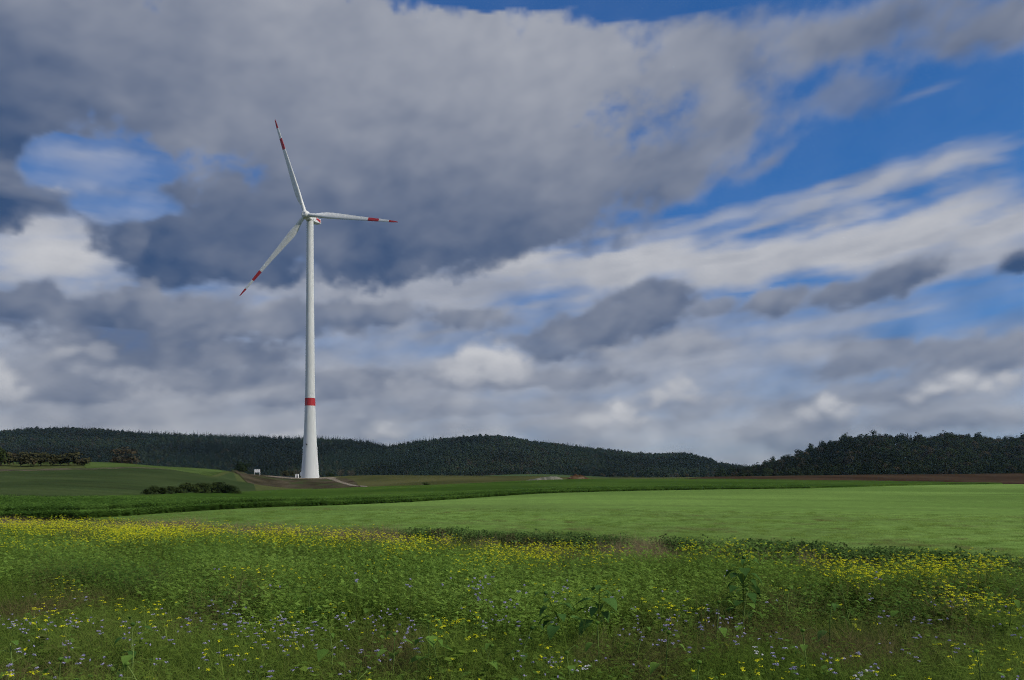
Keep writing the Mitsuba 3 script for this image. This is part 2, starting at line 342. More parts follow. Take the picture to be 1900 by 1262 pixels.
az = np.radians(np.concatenate([np.arange(-180, -42, 3.0), np.arange(-42, 42, 0.3), np.arange(42, 181, 3.0)]))
rad = np.concatenate([[0.4], np.geomspace(2.0, 3600, 230)])
gx, gy = polar_grid(az, rad)
gz = height(gx, gy)
nr = len(rad)
i, j = np.meshgrid(np.arange(len(az) - 1), np.arange(nr - 1), indexing='ij')
f = np.stack([i * nr + j, (i + 1) * nr + j, (i + 1) * nr + j + 1, i * nr + j + 1], -1).reshape(-1, 4)


def ground_col(p, n, uv):
    near = smoothstep(60.0, 30.0, p.y)
    soil = mix((0.040, 0.055, 0.018), (0.075, 0.095, 0.032), fbm(p.x * 2.0, p.y * 2.0, 0.0, 4))
    grass = mix((0.050, 0.075, 0.024), (0.095, 0.100, 0.042), fbm(p.x * 0.05, p.y * 0.05, 0.0, 4)) * (0.8 + 0.4 * noise(p.x * 1.1, p.y * 1.1, 0.0))
    wood = mix((0.018, 0.024, 0.014), (0.035, 0.034, 0.020), fbm(p.x * 0.04, p.y * 0.04, 3.0, 3))
    hill = smoothstep(5.0, 9.0, p.z) * smoothstep(560.0, 620.0, p.y)
    return mix(mix(grass, wood, hill), soil, near)


diffuse('m_ground', ground_col)
lab('haze', kind='stuff')
put('ground', (np.stack([gx, gy, gz], -1).reshape(-1, 3), f[:, ::-1]), 'm_ground', smooth=True)
lab('ground', kind='structure')


def sheet(key, poly, off, bsdf, step, amp=0.0, freq=1.0, skirt=0.4, wob=0.0):
    """A field: a sheet following the terrain inside the outline, with an edge that goes down into the soil."""
    P = np.array([at(u, Y) for u, Y in poly])
    L = np.stack([np.arctan2(P[:, 0], P[:, 1]), np.log(np.hypot(P[:, 0], P[:, 1]))], 1)
    ring = []
    for k in range(len(L)):
        a, b = L[k], L[(k + 1) % len(L)]
        m = max(1, int(np.linalg.norm(b - a) / step))
        ring += [a + (b - a) * q / m for q in range(m)]
    ring = np.array(ring)
    if wob:
        ring[:, 1] += wob * (meshkit.fbm(np.stack([ring[:, 0] * 60, ring[:, 1] * 30, ring[:, 0] * 0], -1), 3, 4) - 0.5)
    lo, hi = ring.min(0), ring.max(0)
    A, R = np.meshgrid(np.arange(lo[0], hi[0], step), np.arange(lo[1], hi[1], step), indexing='ij')
    g = np.stack([A.ravel(), R.ravel()], 1) + rng.uniform(-0.25, 0.25, (A.size, 2)) * step
    import shapely
    S = shapely.Polygon(ring).buffer(0)
    inside = shapely.contains_xy(S.buffer(-0.45 * step), g[:, 0], g[:, 1])
    pts = np.vstack([ring, g[inside]])
    tri = Delaunay(pts).simplices
    c = pts[tri].mean(1)
    tri = tri[shapely.contains_xy(S, c[:, 0], c[:, 1])]
    a, b, d = pts[tri[:, 0]], pts[tri[:, 1]], pts[tri[:, 2]]
    cr = (b[:, 0] - a[:, 0]) * (d[:, 1] - a[:, 1]) - (b[:, 1] - a[:, 1]) * (d[:, 0] - a[:, 0])
    tri = np.where((cr > 0)[:, None], tri[:, ::-1], tri)
    r = np.exp(pts[:, 1])
    x, y = r * np.sin(pts[:, 0]), r * np.cos(pts[:, 0])
    z = height(x, y) + off
    if amp:
        z = z + amp * (meshkit.fbm(np.stack([x * freq, y * freq, x * 0], -1), 3, 3) - 0.5)
    v = np.stack([x, y, z], 1)
    if skirt:
        m = len(ring)
        low = v[:m] - [0, 0, off + skirt]
        k = np.arange(m); k2 = (k + 1) % m; n0 = len(v)
        sk = np.vstack([np.stack([k, k2, n0 + k2], 1), np.stack([k, n0 + k2, n0 + k], 1)])
        v, tri = np.vstack([v, low]), np.vstack([tri, sk])
    put(key, (v, tri), bsdf, smooth=40 if skirt else True)
    lab(key, kind='structure')


def crop(dark, light, rows, ang, stripe, spots=None, f0=0.35):
    ca, sa = math.cos(ang), math.sin(ang)
    def fn(p, n, uv):
        q = p.x * ca + p.y * sa
        w = p.x * sa - p.y * ca
        t = fbm(p.x * f0 * 0.12, p.y * f0 * 0.12, 5.0, 4)
        c = mix(dark, light, smoothstep(0.25, 0.75, t))
        c = c * (0.78 + 0.44 * fbm(p.x * 2.6, p.y * 2.6, 1.0, 3))
        line = fbm(q * rows, w * 0.035 * rows, 2.0, 3)
        c = c * (1.0 + stripe * (line - 0.5) * 2.0)
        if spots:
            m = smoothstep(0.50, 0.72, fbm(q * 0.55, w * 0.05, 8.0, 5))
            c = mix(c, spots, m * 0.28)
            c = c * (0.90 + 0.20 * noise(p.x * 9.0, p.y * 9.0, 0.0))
        return c
    return fn


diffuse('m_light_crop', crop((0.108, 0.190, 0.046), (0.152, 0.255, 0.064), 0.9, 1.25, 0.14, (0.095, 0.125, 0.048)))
diffuse('m_dark_crop', crop((0.034, 0.074, 0.013), (0.056, 0.108, 0.020), 0.7, 1.2, 0.30, (0.060, 0.080, 0.022)))
diffuse('m_hill_crop', crop((0.034, 0.056, 0.022), (0.052, 0.078, 0.030), 0.35, 1.35, 0.22, (0.055, 0.062, 0.030)))  # shade lying on the hill field is painted in as darker green
diffuse('m_upper_crop', crop((0.055, 0.090, 0.026), (0.080, 0.125, 0.036), 0.35, 1.35, 0.2))  # brighter green: sunlit look of the upper slope put into the colour
diffuse('m_dry_field', crop((0.055, 0.062, 0.024), (0.085, 0.088, 0.036), 0.2, 1.3, 0.12))
diffuse('m_far_field', crop((0.045, 0.075, 0.03), (0.06, 0.095, 0.04), 0.2, 1.3, 0.1))
diffuse('m_brown_field', crop((0.040, 0.026, 0.018), (0.062, 0.042, 0.028), 0.5, 1.5, 0.2))
diffuse('m_earth', tone((0.036, 0.032, 0.020), (0.078, 0.066, 0.046), 0.12, 2.0, (0.045, 0.062, 0.024)))
diffuse('m_gravel', tone((0.14, 0.12, 0.095), (0.25, 0.225, 0.185), 0.6, 3.0))
diffuse('m_track', tone((0.060, 0.058, 0.040), (0.100, 0.092, 0.066), 0.2, 1.0, (0.05, 0.07, 0.03)))

LF = [(150, 41), (330, 37), (500, 32), (900, 26.5), (1400, 21.5), (1900, 18.5), (2400, 17), (2400, 262), (1900, 220), (1700, 180), (1500, 143), (1250, 122), (1100, 107), (1000, 100), (800, 78), (600, 61), (500, 56), (350, 49), (220, 43.3)]
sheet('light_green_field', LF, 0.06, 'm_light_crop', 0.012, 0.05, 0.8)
DF = [(-400, 38), (0, 40), (150, 41.6), (220, 44), (350, 49.8), (500, 57), (600, 62), (800, 79), (1000, 101), (1100, 108.5), (1250, 123.5), (1500, 145), (1700, 182), (1860, 214), (1850, 228), (1700, 250), (1500, 257), (1250, 297), (1000, 268), (700, 219), (560, 199), (480, 169), (300, 119), (0, 74), (-400, 69)]
sheet('dark_green_field', DF, 0.42, 'm_dark_crop', 0.009, 0.22, 0.7)
sheet('hill_field', [(-400, 72), (0, 78), (300, 124), (400, 146), (475, 172), (468, 250), (445, 300), (432, 345), (330, 238), (170, 219), (0, 206), (-400, 204)], 0.12, 'm_hill_crop', 0.012, 0.06, 0.4)
sheet('upper_hill_field', [(160, 224), (335, 247), (425, 350), (435, 395), (300, 360), (150, 330), (0, 320), (-300, 320), (-300, 262), (150, 250)], 0.12, 'm_upper_crop', 0.012, 0.06, 0.4)
sheet('farm_track', [(-400, 205.5), (0, 208), (170, 220.5), (330, 240), (330, 244), (170, 225), (0, 217), (-400, 215)], 0.1, 'm_track', 0.008, 0.1, 0.6, wob=0.02)
sheet('field_path', [(-400, 70), (0, 75.3), (160, 96), (262, 113), (262, 115.5), (160, 99), (0, 77.4), (-400, 71.5)], 0.1, 'm_track', 0.008, 0.05, 0.6)
sheet('dry_field', [(560, 203), (700, 222), (1000, 272), (1070, 305), (1010, 440), (830, 470), (700, 480), (600, 470), (560, 425), (600, 340)], 0.05, 'm_dry_field', 0.012, 0.05, 0.4)
sheet('bare_earth', [(423, 400), (440, 345), (478, 290), (540, 265), (610, 270), (672, 318), (655, 370), (632, 408), (560, 426), (490, 432), (440, 430)], 0.22, 'm_earth', 0.008, 0.5, 0.25, wob=0.05)
sheet('gravel_pad', [(488, 396), (540, 388), (600, 395), (628, 402), (616, 420), (560, 428), (500, 420)], 0.3, 'm_gravel', 0.006, 0.06, 0.6, wob=0.02)
sheet('gravel_track', [(606, 394), (628, 356), (650, 332), (677, 316), (682, 320), (656, 337), (634, 362), (618, 400)], 0.34, 'm_gravel', 0.006, 0.05, 0.6)
sheet('far_field', [(870, 640), (1000, 620), (1160, 650), (1220, 720), (1150, 830), (1000, 860), (880, 800)], 0.15, 'm_far_field', 0.012, 0.05, 0.3)
sheet('brown_field', [(1262, 303), (1500, 261), (1700, 254), (1862, 231), (2400, 268), (2400, 500), (1900, 490), (1600, 460), (1330, 385)], 0.08, 'm_brown_field', 0.010, 0.12, 0.8)
# ------------------------------------------------------------------ wind turbine
def painted(key, col, dirt, rough=0.4):
    def fn(p, n, uv):
        s = fbm(p.x * 0.16, p.y * 0.16, p.z * 0.02, 3)
        st = fbm(p.x * 1.4, p.y * 1.4, p.z * 0.03, 2)
        return mi.Color3f(col) * (1.0 - dirt * smoothstep(0.35, 0.8, s)) * (1.0 - 0.7 * dirt * smoothstep(0.5, 0.75, st)) * (0.98 + 0.04 * noise(0.0, 0.0, p.z * 0.26))
    scene[key] = {'type': 'principled', 'base_color': proc(fn), 'roughness': rough, 'specular': 0.4}


painted('m_white', (0.66, 0.69, 0.715), 0.05)
painted('m_concrete', (0.575, 0.61, 0.64), 0.06, 0.6)
painted('m_red', (0.42, 0.022, 0.028), 0.10, 0.45)
painted('m_dark', (0.03, 0.032, 0.035), 0.2, 0.5)
painted('m_steel', (0.35, 0.36, 0.37), 0.2, 0.4)
painted('m_panel', (0.78, 0.79, 0.80), 0.06, 0.45)

TX, TY = at(575.3, 417)
TZ = 1.1


def lathe(prof, sides=48, base=(0, 0, 0)):
    prof = np.asarray(prof, float)
    a = np.arange(sides) * 2 * np.pi / sides
    v = np.stack([prof[:, :1] * np.cos(a), prof[:, :1] * np.sin(a), np.repeat(prof[:, 1:], sides, 1)], -1)
    i, j = np.meshgrid(np.arange(len(prof) - 1), np.arange(sides), indexing='ij')
    q = np.stack([i * sides + j, i * sides + (j + 1) % sides, (i + 1) * sides + (j + 1) % sides, (i + 1) * sides + j], -1).reshape(-1, 4)
    return v.reshape(-1, 3) + np.asarray(base), q


PZ = np.array([-1.5, 0, 4, 9, 17, 23, 30, 36, 43, 54, 94, 130, 146])
PR = np.array([5.25, 5.1, 4.78, 4.42, 3.88, 3.55, 3.24, 3.02, 2.82, 2.62, 2.20, 1.98, 1.90])


def tower_r(z):
    return np.interp(z, PZ, PR)


def ringed(z0, z1, joint=3.8, gap=0.03):
    """The shaft: concrete rings with fine recessed joints."""
    prof = []
    zs = np.arange(z0, z1, joint)
    for k, z in enumerate(zs):
        e = min(z + joint, z1)
        prof += [(tower_r(z) - gap, z + 0.0), (tower_r(z + 0.05), z + 0.06), (tower_r(e - 0.05), e - 0.06), (tower_r(e) - gap, e - 0.001)]
    return prof


put('wind_turbine__tower', lathe(ringed(-1.5, 146.0), 56, (TX, TY, TZ)), 'm_concrete', smooth=35)
zb = np.linspace(41.0, 45.3, 8)
prof = [(tower_r(41.0) - 0.02, 41.0)] + [(tower_r(z) + 0.03, z) for z in zb] + [(tower_r(45.3) - 0.02, 45.3)]
put('wind_turbine__tower__red_band', lathe(prof, 56, (TX, TY, TZ)), 'm_red', smooth=35)
for k, s in enumerate((-1, 1)):
    m = trimesh.creation.box((0.55, 0.5, 1.0)); m.apply_translation((TX + s * (tower_r(17.4) + 0.18), TY - 0.6, TZ + 17.4))
    put('wind_turbine__tower__warning_light' + ('' if k == 0 else '_%03d' % k), m, 'm_white')
m = trimesh.creation.box((0.8, 0.7, 0.85)); m.apply_translation((TX - 0.9, TY - tower_r(19.2) + 0.05, TZ + 19.2))
put('wind_turbine__tower__vent_hatch', m, 'm_dark')
# door with steps and a cabinet at the foot, on the left
mb = MB()
for k in range(6):
    b = trimesh.creation.box((0.32, 1.3, 0.16)); b.apply_translation((TX - 7.4 + 0.32 * k, TY - 1.6, TZ + 0.15 + 0.26 * k)); mb.add(b.vertices, b.faces)
for s in (-0.6, 0.6):
    mb.tube([(TX - 7.5, TY - 1.6 + s, TZ + 1.1), (TX - 5.6, TY - 1.6 + s, TZ + 2.7), (TX - 4.9, TY - 1.6 + s, TZ + 2.7)], 0.05, 6)
    for q in range(4):
        mb.tube([(TX - 7.4 + 0.6 * q, TY - 1.6 + s, TZ + 0.1), (TX - 7.4 + 0.6 * q, TY - 1.6 + s, TZ + 1.2 + 0.5 * q)], 0.045, 6)
put('wind_turbine__stairs', mb.mesh(), 'm_steel')
b = trimesh.creation.box((1.3, 0.5, 2.3)); b.apply_transform(trimesh.transformations.rotation_matrix(math.radians(-20), (0, 0, 1))); b.apply_translation((TX - 4.35, TY - 2.0, TZ + 2.6))
put('wind_turbine__door', b, 'm_white')
for k, (dx, w, h) in enumerate(((-6.3, 1.7, 2.4),)):
    b = trimesh.creation.box((w, 1.4, h)); b.apply_translation((TX + dx, TY - 3.6, TZ + h / 2 + 0.1))
    r = trimesh.creation.box((w + 0.3, 1.7, 0.14)); r.apply_translation((TX + dx, TY - 3.6, TZ + h + 0.17))
    put('transformer_cabinet__body', b, 'm_panel'); put('transformer_cabinet__roof', r, 'm_steel')
    d = trimesh.creation.box((0.7, 0.06, 1.7)); d.apply_translation((TX + dx + 0.3, TY - 4.33, TZ + 1.05)); put('transformer_cabinet__door', d, 'm_dark')
lab('transformer_cabinet', 'small white cabinet with a dark door at the left foot of the wind turbine', 'cabinet')
lab('wind_turbine', 'tall white three-bladed wind turbine with red bands standing on bare brown earth', 'wind turbine')

# rotor
YAW, TILT, PH, RB, OH, ZH, CONE = 0.273, 0.058, 1.905, 58.9, 4.64, 148.05, 0.059
nrm = np.array([-math.sin(YAW) * math.cos(TILT), -math.cos(YAW) * math.cos(TILT), math.sin(TILT)])
e1 = np.cross([0, 0, 1], nrm); e1 /= np.linalg.norm(e1)
e2 = np.cross(nrm, e1)
AX = np.array([TX, TY, ZH])
HUB = AX + OH * nrm
FR = np.array([0, .03, .08, .14, .2, .27, .35, .45, .55, .68, .795, .905, .94, .965, .985, .996, 1.0])
CH = np.array([2.1, 2.1, 2.5, 3.4, 3.95, 3.85, 3.45, 2.95, 2.5, 2.0, 1.65, 1.25, 1.05, .85, .6, .35, .08])
TH = np.array([1.0, 1.0, .72, .48, .37, .32, .28, .25, .23, .21, .2, .19, .18, .17, .17, .2, .4])
TW = np.radians([24, 24, 22, 18, 14, 11, 8.5, 6, 4, 2.5, 1, 0, 0, 0, 0, 0, 0]) + math.radians(4)


def blade_section(fr, grow=0.0):
    c, t, tw = np.interp(fr, FR, CH), np.interp(fr, FR, TH), np.interp(fr, FR, TW)
    s = np.linspace(0, 2 * np.pi, 29)[:-1]
    round_ = bump((t - 0.4) / 0.55)
    x = 0.5 * (1 - np.cos(s))          # 0 leading edge, 1 trailing edge
    foil = 5 * t * (0.2969 * np.sqrt(x) - 0.126 * x - 0.3516 * x ** 2 + 0.2843 * x ** 3 - 0.1036 * x ** 4) * np.sign(np.sin(s) + 1e-12) * 0.95
    circ = 0.5 * t * np.sin(s)
    yv = foil * (1 - round_) + circ * round_
    off = 0.5 * round_ + 0.30 * (1 - round_)
    X = (x - off) * (c + grow); Y = yv * (c + grow)
    return X * math.cos(tw) - Y * math.sin(tw), X * math.sin(tw) + Y * math.cos(tw)


def blade_mesh(ang, f0, f1, grow=0.0, n=20):
    b = math.cos(ang) * e1 + math.sin(ang) * e2
    b = b * math.cos(CONE) + nrm * math.sin(CONE)
    lead = np.cross(b, nrm)            # the blades turn clockwise seen from the front
    lead /= np.linalg.norm(lead)
    out = np.cross(lead, b)
    if np.dot(out, nrm) < 0:
        out = -out
    rows = []
    fr = np.unique(np.concatenate([np.linspace(f0, f1, n), FR[(FR > f0) & (FR < f1)]]))
    for q in fr:
        X, Y = blade_section(q, grow)
        r0 = 1.2 + q * (RB - 1.2)
        pre = nrm * (-0.0)
        rows.append(HUB + b * r0 - np.outer(X, lead) + np.outer(Y, -out) + pre)
    v = np.array(rows); m, k = v.shape[:2]
    i, j = np.meshgrid(np.arange(m - 1), np.arange(k), indexing='ij')
    quad = np.stack([i * k + j, i * k + (j + 1) % k, (i + 1) * k + (j + 1) % k, (i + 1) * k + j], -1).reshape(-1, 4)
    tri = np.vstack([quad[:, [0, 1, 2]], quad[:, [0, 2, 3]]])
    cap = [[0, q + 1, q] for q in range(1, k - 1)] + [[(m - 1) * k, (m - 1) * k + q, (m - 1) * k + q + 1] for q in range(1, k - 1)]
    return v.reshape(-1, 3), np.vstack([tri, cap])


for k, ang in enumerate((PH, PH - 2 * math.pi / 3, PH + 2 * math.pi / 3)):
    key = 'wind_turbine__blade' + ('' if k == 0 else '_%03d' % k)
    mb = MB(); mb.add(*blade_mesh(ang, 0.0, 0.679, n=34)); mb.add(*blade_mesh(ang, 0.796, 0.904, n=8))
    put(key, mb.mesh(), 'm_white', smooth=50)
    put(key + '__red_band', blade_mesh(ang, 0.6795, 0.7955, 0.012, 8), 'm_red', smooth=50)
    put(key + '__red_tip', blade_mesh(ang, 0.9045, 1.0, 0.012, 14), 'm_red', smooth=50)


def frame_verts(local):
    """local x = right (e1), y = along the shaft towards the front (n), z = up."""
    local = np.asarray(local)
    return AX + local[:, :1] * e1 + local[:, 1:2] * nrm + local[:, 2:] * e2


# spinner: rounded cap with a flat nose, blade sockets
prof = [(2.1, OH - 1.9), (2.25, OH - 1.2), (2.3, OH - 0.2), (2.2, OH + 0.7), (1.95, OH + 1.4), (1.55, OH + 1.9), (1.1, OH + 2.15), (0.95, OH + 2.17), (0.9, OH + 2.1), (0.0, OH + 2.1)]
v, q = lathe(prof, 36)
tm = trimesh.Trimesh(frame_verts(v[:, [0, 2, 1]]), np.vstack([q[:, [0, 1, 2]], q[:, [0, 2, 3]]])); trimesh.repair.fix_normals(tm)
put('wind_turbine__hub', tm, 'm_white', smooth=40)
# nacelle: a chamfered housing that narrows to the rear
sec = []
yy_ = [2.55, 2.3, 0.5, -3.0, -6.5, -9.0, -9.6]
ww_ = [1.5, 1.75, 2.0, 2.05, 1.95, 1.7, 1.25]
hu_ = [1.5, 1.8, 2.1, 2.2, 2.15, 2.0, 1.7]
hd_ = [1.5, 1.8, 2.0, 1.7, 0.9, 0.2, -0.1]
for y, w, hu, hd in zip(yy_, ww_, hu_, hd_):
    c = 0.45
    sec.append([(w, y, hu - c), (w - c, y, hu), (-w + c, y, hu), (-w, y, hu - c), (-w, y, -hd + c), (-w + c, y, -hd), (w - c, y, -hd), (w, y, -hd + c)])
v = np.array(sec).reshape(-1, 3); m = len(sec)
fs = []
for a in range(m - 1):
    for b in range(8):
        fs.append([a * 8 + b, a * 8 + (b + 1) % 8, (a + 1) * 8 + (b + 1) % 8, (a + 1) * 8 + b])
tri = [t for q in fs for t in ([q[0], q[1], q[2]], [q[0], q[2], q[3]])]
tri += [[0, b + 1, b] for b in range(1, 7)] + [[(m - 1) * 8, (m - 1) * 8 + b, (m - 1) * 8 + b + 1] for b in range(1, 7)]
tm = trimesh.Trimesh(frame_verts(v), tri); trimesh.repair.fix_normals(tm)
put('wind_turbine__nacelle', tm, 'm_white', smooth=25)
for k, s in enumerate((1, -1)):
    b = trimesh.creation.box((0.12, 4.6, 1.25)); b.apply_translation((s * 2.02, -5.6, 0.85))
    put('wind_turbine__nacelle__red_stripe' + ('' if k == 0 else '_001'), (frame_verts(b.vertices), b.faces[:, ::-1]), 'm_red')
b = trimesh.creation.box((3.0, 0.5, 1.1)); b.apply_translation((0, -8.6, 2.3))
put('wind_turbine__nacelle__cooler', (frame_verts(b.vertices), b.faces[:, ::-1]), 'm_panel')
v, q = lathe([(1.7, 145.0), (2.02, 145.6), (2.02, 146.2), (1.6, 147.3)], 40, (TX, TY, TZ))
put('wind_turbine__yaw_ring', (v, q), 'm_dark', smooth=40)

# ------------------------------------------------------------------ sign board, heaps, masts
def box_at(c, s, rz=0.0):
    b = trimesh.creation.box(s); b.apply_transform(trimesh.transformations.rotation_matrix(rz, (0, 0, 1))); b.apply_translation(c); return b


sx, sy = at(477, 415); sz = float(height(sx, sy))
for k, s in enumerate((-1, 1)):
    put('sign_board__panel' + ('' if k == 0 else '_001'), box_at((sx + s * 0.80, sy, sz + 2.55), (1.55, 0.10, 1.5)), 'm_panel')
    put('sign_board__post' + ('' if k == 0 else '_001'), box_at((sx + s * 1.5, sy + 0.12, sz + 1.3), (0.22, 0.12, 4.0)), 'm_panel')
put('sign_board__cross_bar', box_at((sx, sy + 0.1, sz + 1.65), (3.3, 0.14, 0.22)), 'm_panel')
put('sign_board__cross_bar_001', box_at((sx, sy + 0.1, sz + 3.36), (3.4, 0.14, 0.14)), 'm_panel')
lab('sign_board', 'white two-panel board on posts beside the dark bush left of the turbine', 'sign board')


def heap(key, u, Y, L, W, H, bsdf, seed, rough=0.5, n=40, lift=0.0, rz=0.0, cap=False):
    x0, y0 = at(u, Y)
    a, r = np.meshgrid(np.linspace(0, 2 * np.pi, n, endpoint=False), np.linspace(0, 1, 14), indexing='ij')
    lx, ly = r * np.cos(a) * L / 2, r * np.sin(a) * W / 2
    hz = H * (1 - r ** 2.2)
    nn = meshkit.fbm(np.stack([lx * 0.9, ly * 0.9, lx * 0], -1), 4, seed)
    hz = hz * (1 + rough * (nn - 0.5) * 2) - 0.35 * (r ** 4)
    if cap:
        hz = hz * np.clip(0.55 + lx / L * 0.9, 0.2, 1.0)
    c, s = math.cos(rz), math.sin(rz)
    X, Y_ = x0 + lx * c - ly * s, y0 + lx * s + ly * c
    Z = height(X, Y_) + hz + lift
    v = np.stack([X, Y_, Z], -1).reshape(-1, 3)
    i, j = np.meshgrid(np.arange(n), np.arange(13), indexing='ij')
    q = np.stack([i * 14 + j, i * 14 + j + 1, ((i + 1) % n) * 14 + j + 1, ((i + 1) % n) * 14 + j], -1).reshape(-1, 4)
    put(key, (v, q[:, ::-1]), bsdf, smooth=30)


diffuse('m_tarp', lambda p, n, uv: mix((0.10, 0.105, 0.085), (0.17, 0.17, 0.14), smoothstep(0.35, 0.65, noise(p.x * 1.15 + p.z * 0.4, p.y * 0.1, 0.0))) * (0.8 + 0.4 * noise(p.x * 3, p.y * 3, p.z * 3)))
diffuse('m_manure', tone((0.035, 0.020, 0.011), (0.11, 0.068, 0.038), 0.5, 3.0, (0.16, 0.12, 0.08)))
heap('covered_heap', 1012, 279, 15, 5, 1.9, 'm_tarp', 3, 0.12, lift=0.25, rz=0.15, cap=True)
lab('covered_heap', 'long low grey-green covered heap at the far edge of the dark green field', 'heap')
heap('dung_heap', 1072, 284, 10, 5, 1.5, 'm_manure', 9, 0.75, lift=0.25)
lab('dung_heap', 'reddish brown lumpy heap just right of the grey-green covered heap', 'heap')
heap('spoil_heap', 440, 398, 13, 6, 1.6, 'm_earth', 5, 0.7, lift=0.1)
lab('spoil_heap', 'pale brown heap of spoil on the crest left of the white board', 'heap')

for k, (u, Hm) in enumerate(((1683.5, 10.5), (1690, 9.0))):
    x, y = at(u, 1003); z = float(height(x, y))
    key = 'antenna_mast' + ('' if k == 0 else '_001')
    mb = MB()
    for a in range(3):
        an = a * 2.094
        mb.tube([(x + 0.5 * math.cos(an), y + 0.5 * math.sin(an), z - 1), (x + 0.22 * math.cos(an), y + 0.22 * math.sin(an), z + 8 + Hm)], 0.16, 5)
    for zz in np.arange(1, 8 + Hm, 1.2):
        w = 0.5 - 0.28 * zz / (8 + Hm)
        mb.tube([(x + w, y, z + zz), (x - w * 0.5, y + w * 0.87, z + zz + 0.6), (x - w * 0.5, y - w * 0.87, z + zz + 1.2), (x + w, y, z + zz + 1.2)], 0.07, 4)
    put(key + '__lattice', mb.mesh(), 'm_dark')
    for q in range(2 + k):
        put(key + '__aerial' + ('' if q == 0 else '_%03d' % q), box_at((x + 0.45 * (-1) ** q, y - 0.3, z + 6.6 + Hm - 1.4 * (q // 2)), (0.35, 0.25, 1.7)), 'm_dark')
lab('antenna_mast', 'taller thin dark mast, left of the two on the right-hand wooded hill', 'antenna mast')
lab('antenna_mast_001', 'shorter dark mast, right of the two on the right-hand wooded hill', 'antenna mast')

# ------------------------------------------------------------------ trees
leaf_mats = {
    'm_conifer': ((0.010, 0.021, 0.016), (0.018, 0.031, 0.021), None),
    'm_broadleaf': ((0.015, 0.027, 0.017), (0.028, 0.039, 0.021), (0.034, 0.030, 0.021)),
    'm_autumn': ((0.040, 0.036, 0.024), (0.064, 0.053, 0.034), (0.046, 0.046, 0.03)),
    'm_near_wood': ((0.012, 0.021, 0.011), (0.024, 0.034, 0.016), (0.024, 0.022, 0.015)),
    'm_scrub': ((0.030, 0.034, 0.016), (0.055, 0.054, 0.028), (0.050, 0.040, 0.026)),
    'm_hedge': ((0.016, 0.028, 0.010), (0.034, 0.050, 0.016), None),
    'm_bare': ((0.085, 0.075, 0.060), (0.125, 0.110, 0.088), None),
}
for key, (a, b, c) in leaf_mats.items():
    far_ = key in ('m_conifer', 'm_broadleaf', 'm_near_wood')
    if far_:
        fn0 = tone(a, b, 0.035, None, c)
        diffuse(key, (lambda fn0: lambda p, n, uv: fn0(p, n, uv) * (0.62 + 0.95 * smoothstep(0.3, 0.7, fbm(p.x * 0.009 + 7.0, p.y * 0.009, 0.0, 3))))(fn0))
        continue
    diffuse(key, tone(a, b, 0.035 if far_ else 0.12, None if far_ else 0.6, c))
diffuse('m_bark', tone((0.022, 0.020, 0.016), (0.034, 0.030, 0.024), 0.5, 3.0))


def crown(n, W, H, z0, size, lobes, seed, fill=0.35, flat=0.35):
    """Leaf clumps on and in several overlapping lobes: a broadleaf crown with gaps."""
    r = np.random.default_rng(seed)
    L = []
    for k in range(lobes):
        a = r.uniform(0, 6.28); d = r.uniform(0.1, 0.62) * W / 2
        h = z0 + H * r.uniform(0.18, 0.80)
        tap = 1 - 0.55 * max(0, (h - z0) / H - 0.45)
        L.append((d * math.cos(a) * tap, d * math.sin(a) * tap, h, W * r.uniform(0.17, 0.30), H * r.uniform(0.14, 0.24)))
    L.append((0, 0, z0 + H * 0.52, W * 0.32, H * 0.40))
    L = np.array(L)
    w = L[:, 3] ** 2; k = r.choice(len(L), n, p=w / w.sum())
    d = unit(n, r)
    d[:, 2] = np.where(d[:, 2] < -0.4, -d[:, 2], d[:, 2])
    rad = np.where(r.random(n) < fill, r.uniform(0.3, 0.9, n), r.uniform(0.88, 1.12, n))
    c = L[k, :3] + d * rad[:, None] * L[k][:, [3, 3, 4]]
    c[:, 2] = np.maximum(c[:, 2], z0 * 0.5)
    nn = d + 0.6 * unit(n, r) + [0, 0, flat]; nn /= np.linalg.norm(nn, axis=1, keepdims=True)
    ax = np.cross(nn, unit(n, r)); ax /= np.linalg.norm(ax, axis=1, keepdims=True)
    ay = np.cross(nn, ax)
    s = (size * r.uniform(0.6, 1.35, n))[:, None]
    mb = MB()
    # ragged five-sided clumps
    v = np.stack([c - ax * s * 0.9, c + (-0.2 * ax - 0.9 * ay) * s, c + (0.9 * ax - 0.3 * ay) * s, c + (0.5 * ax + 0.8 * ay) * s + nn * s * 0.25], 1)
    mb.add(v, np.arange(4 * n).reshape(n, 4))
    return mb


def trunk_mb(h, r0, seed, limbs=4, W=4.0):
    r = np.random.default_rng(seed)
    mb = MB()
    mb.tube([(0, 0, -0.6), (0.05 * h * r.normal() * .3, 0, h * 0.4), (0.05 * r.normal() * h * .5, 0.02 * h, h)], [r0 * 1.2, r0 * 0.8, r0 * 0.3], 6)
    for k in range(limbs):
        a = r.uniform(0, 6.28); z = h * r.uniform(0.35, 0.7)
        mb.tube([(0, 0, z), (W * 0.2 * math.cos(a), W * 0.2 * math.sin(a), z + h * 0.16), (W * 0.38 * math.cos(a), W * 0.38 * math.sin(a), z + h * 0.36)], [r0 * 0.5, r0 * 0.33, r0 * 0.12], 5)
    return mb


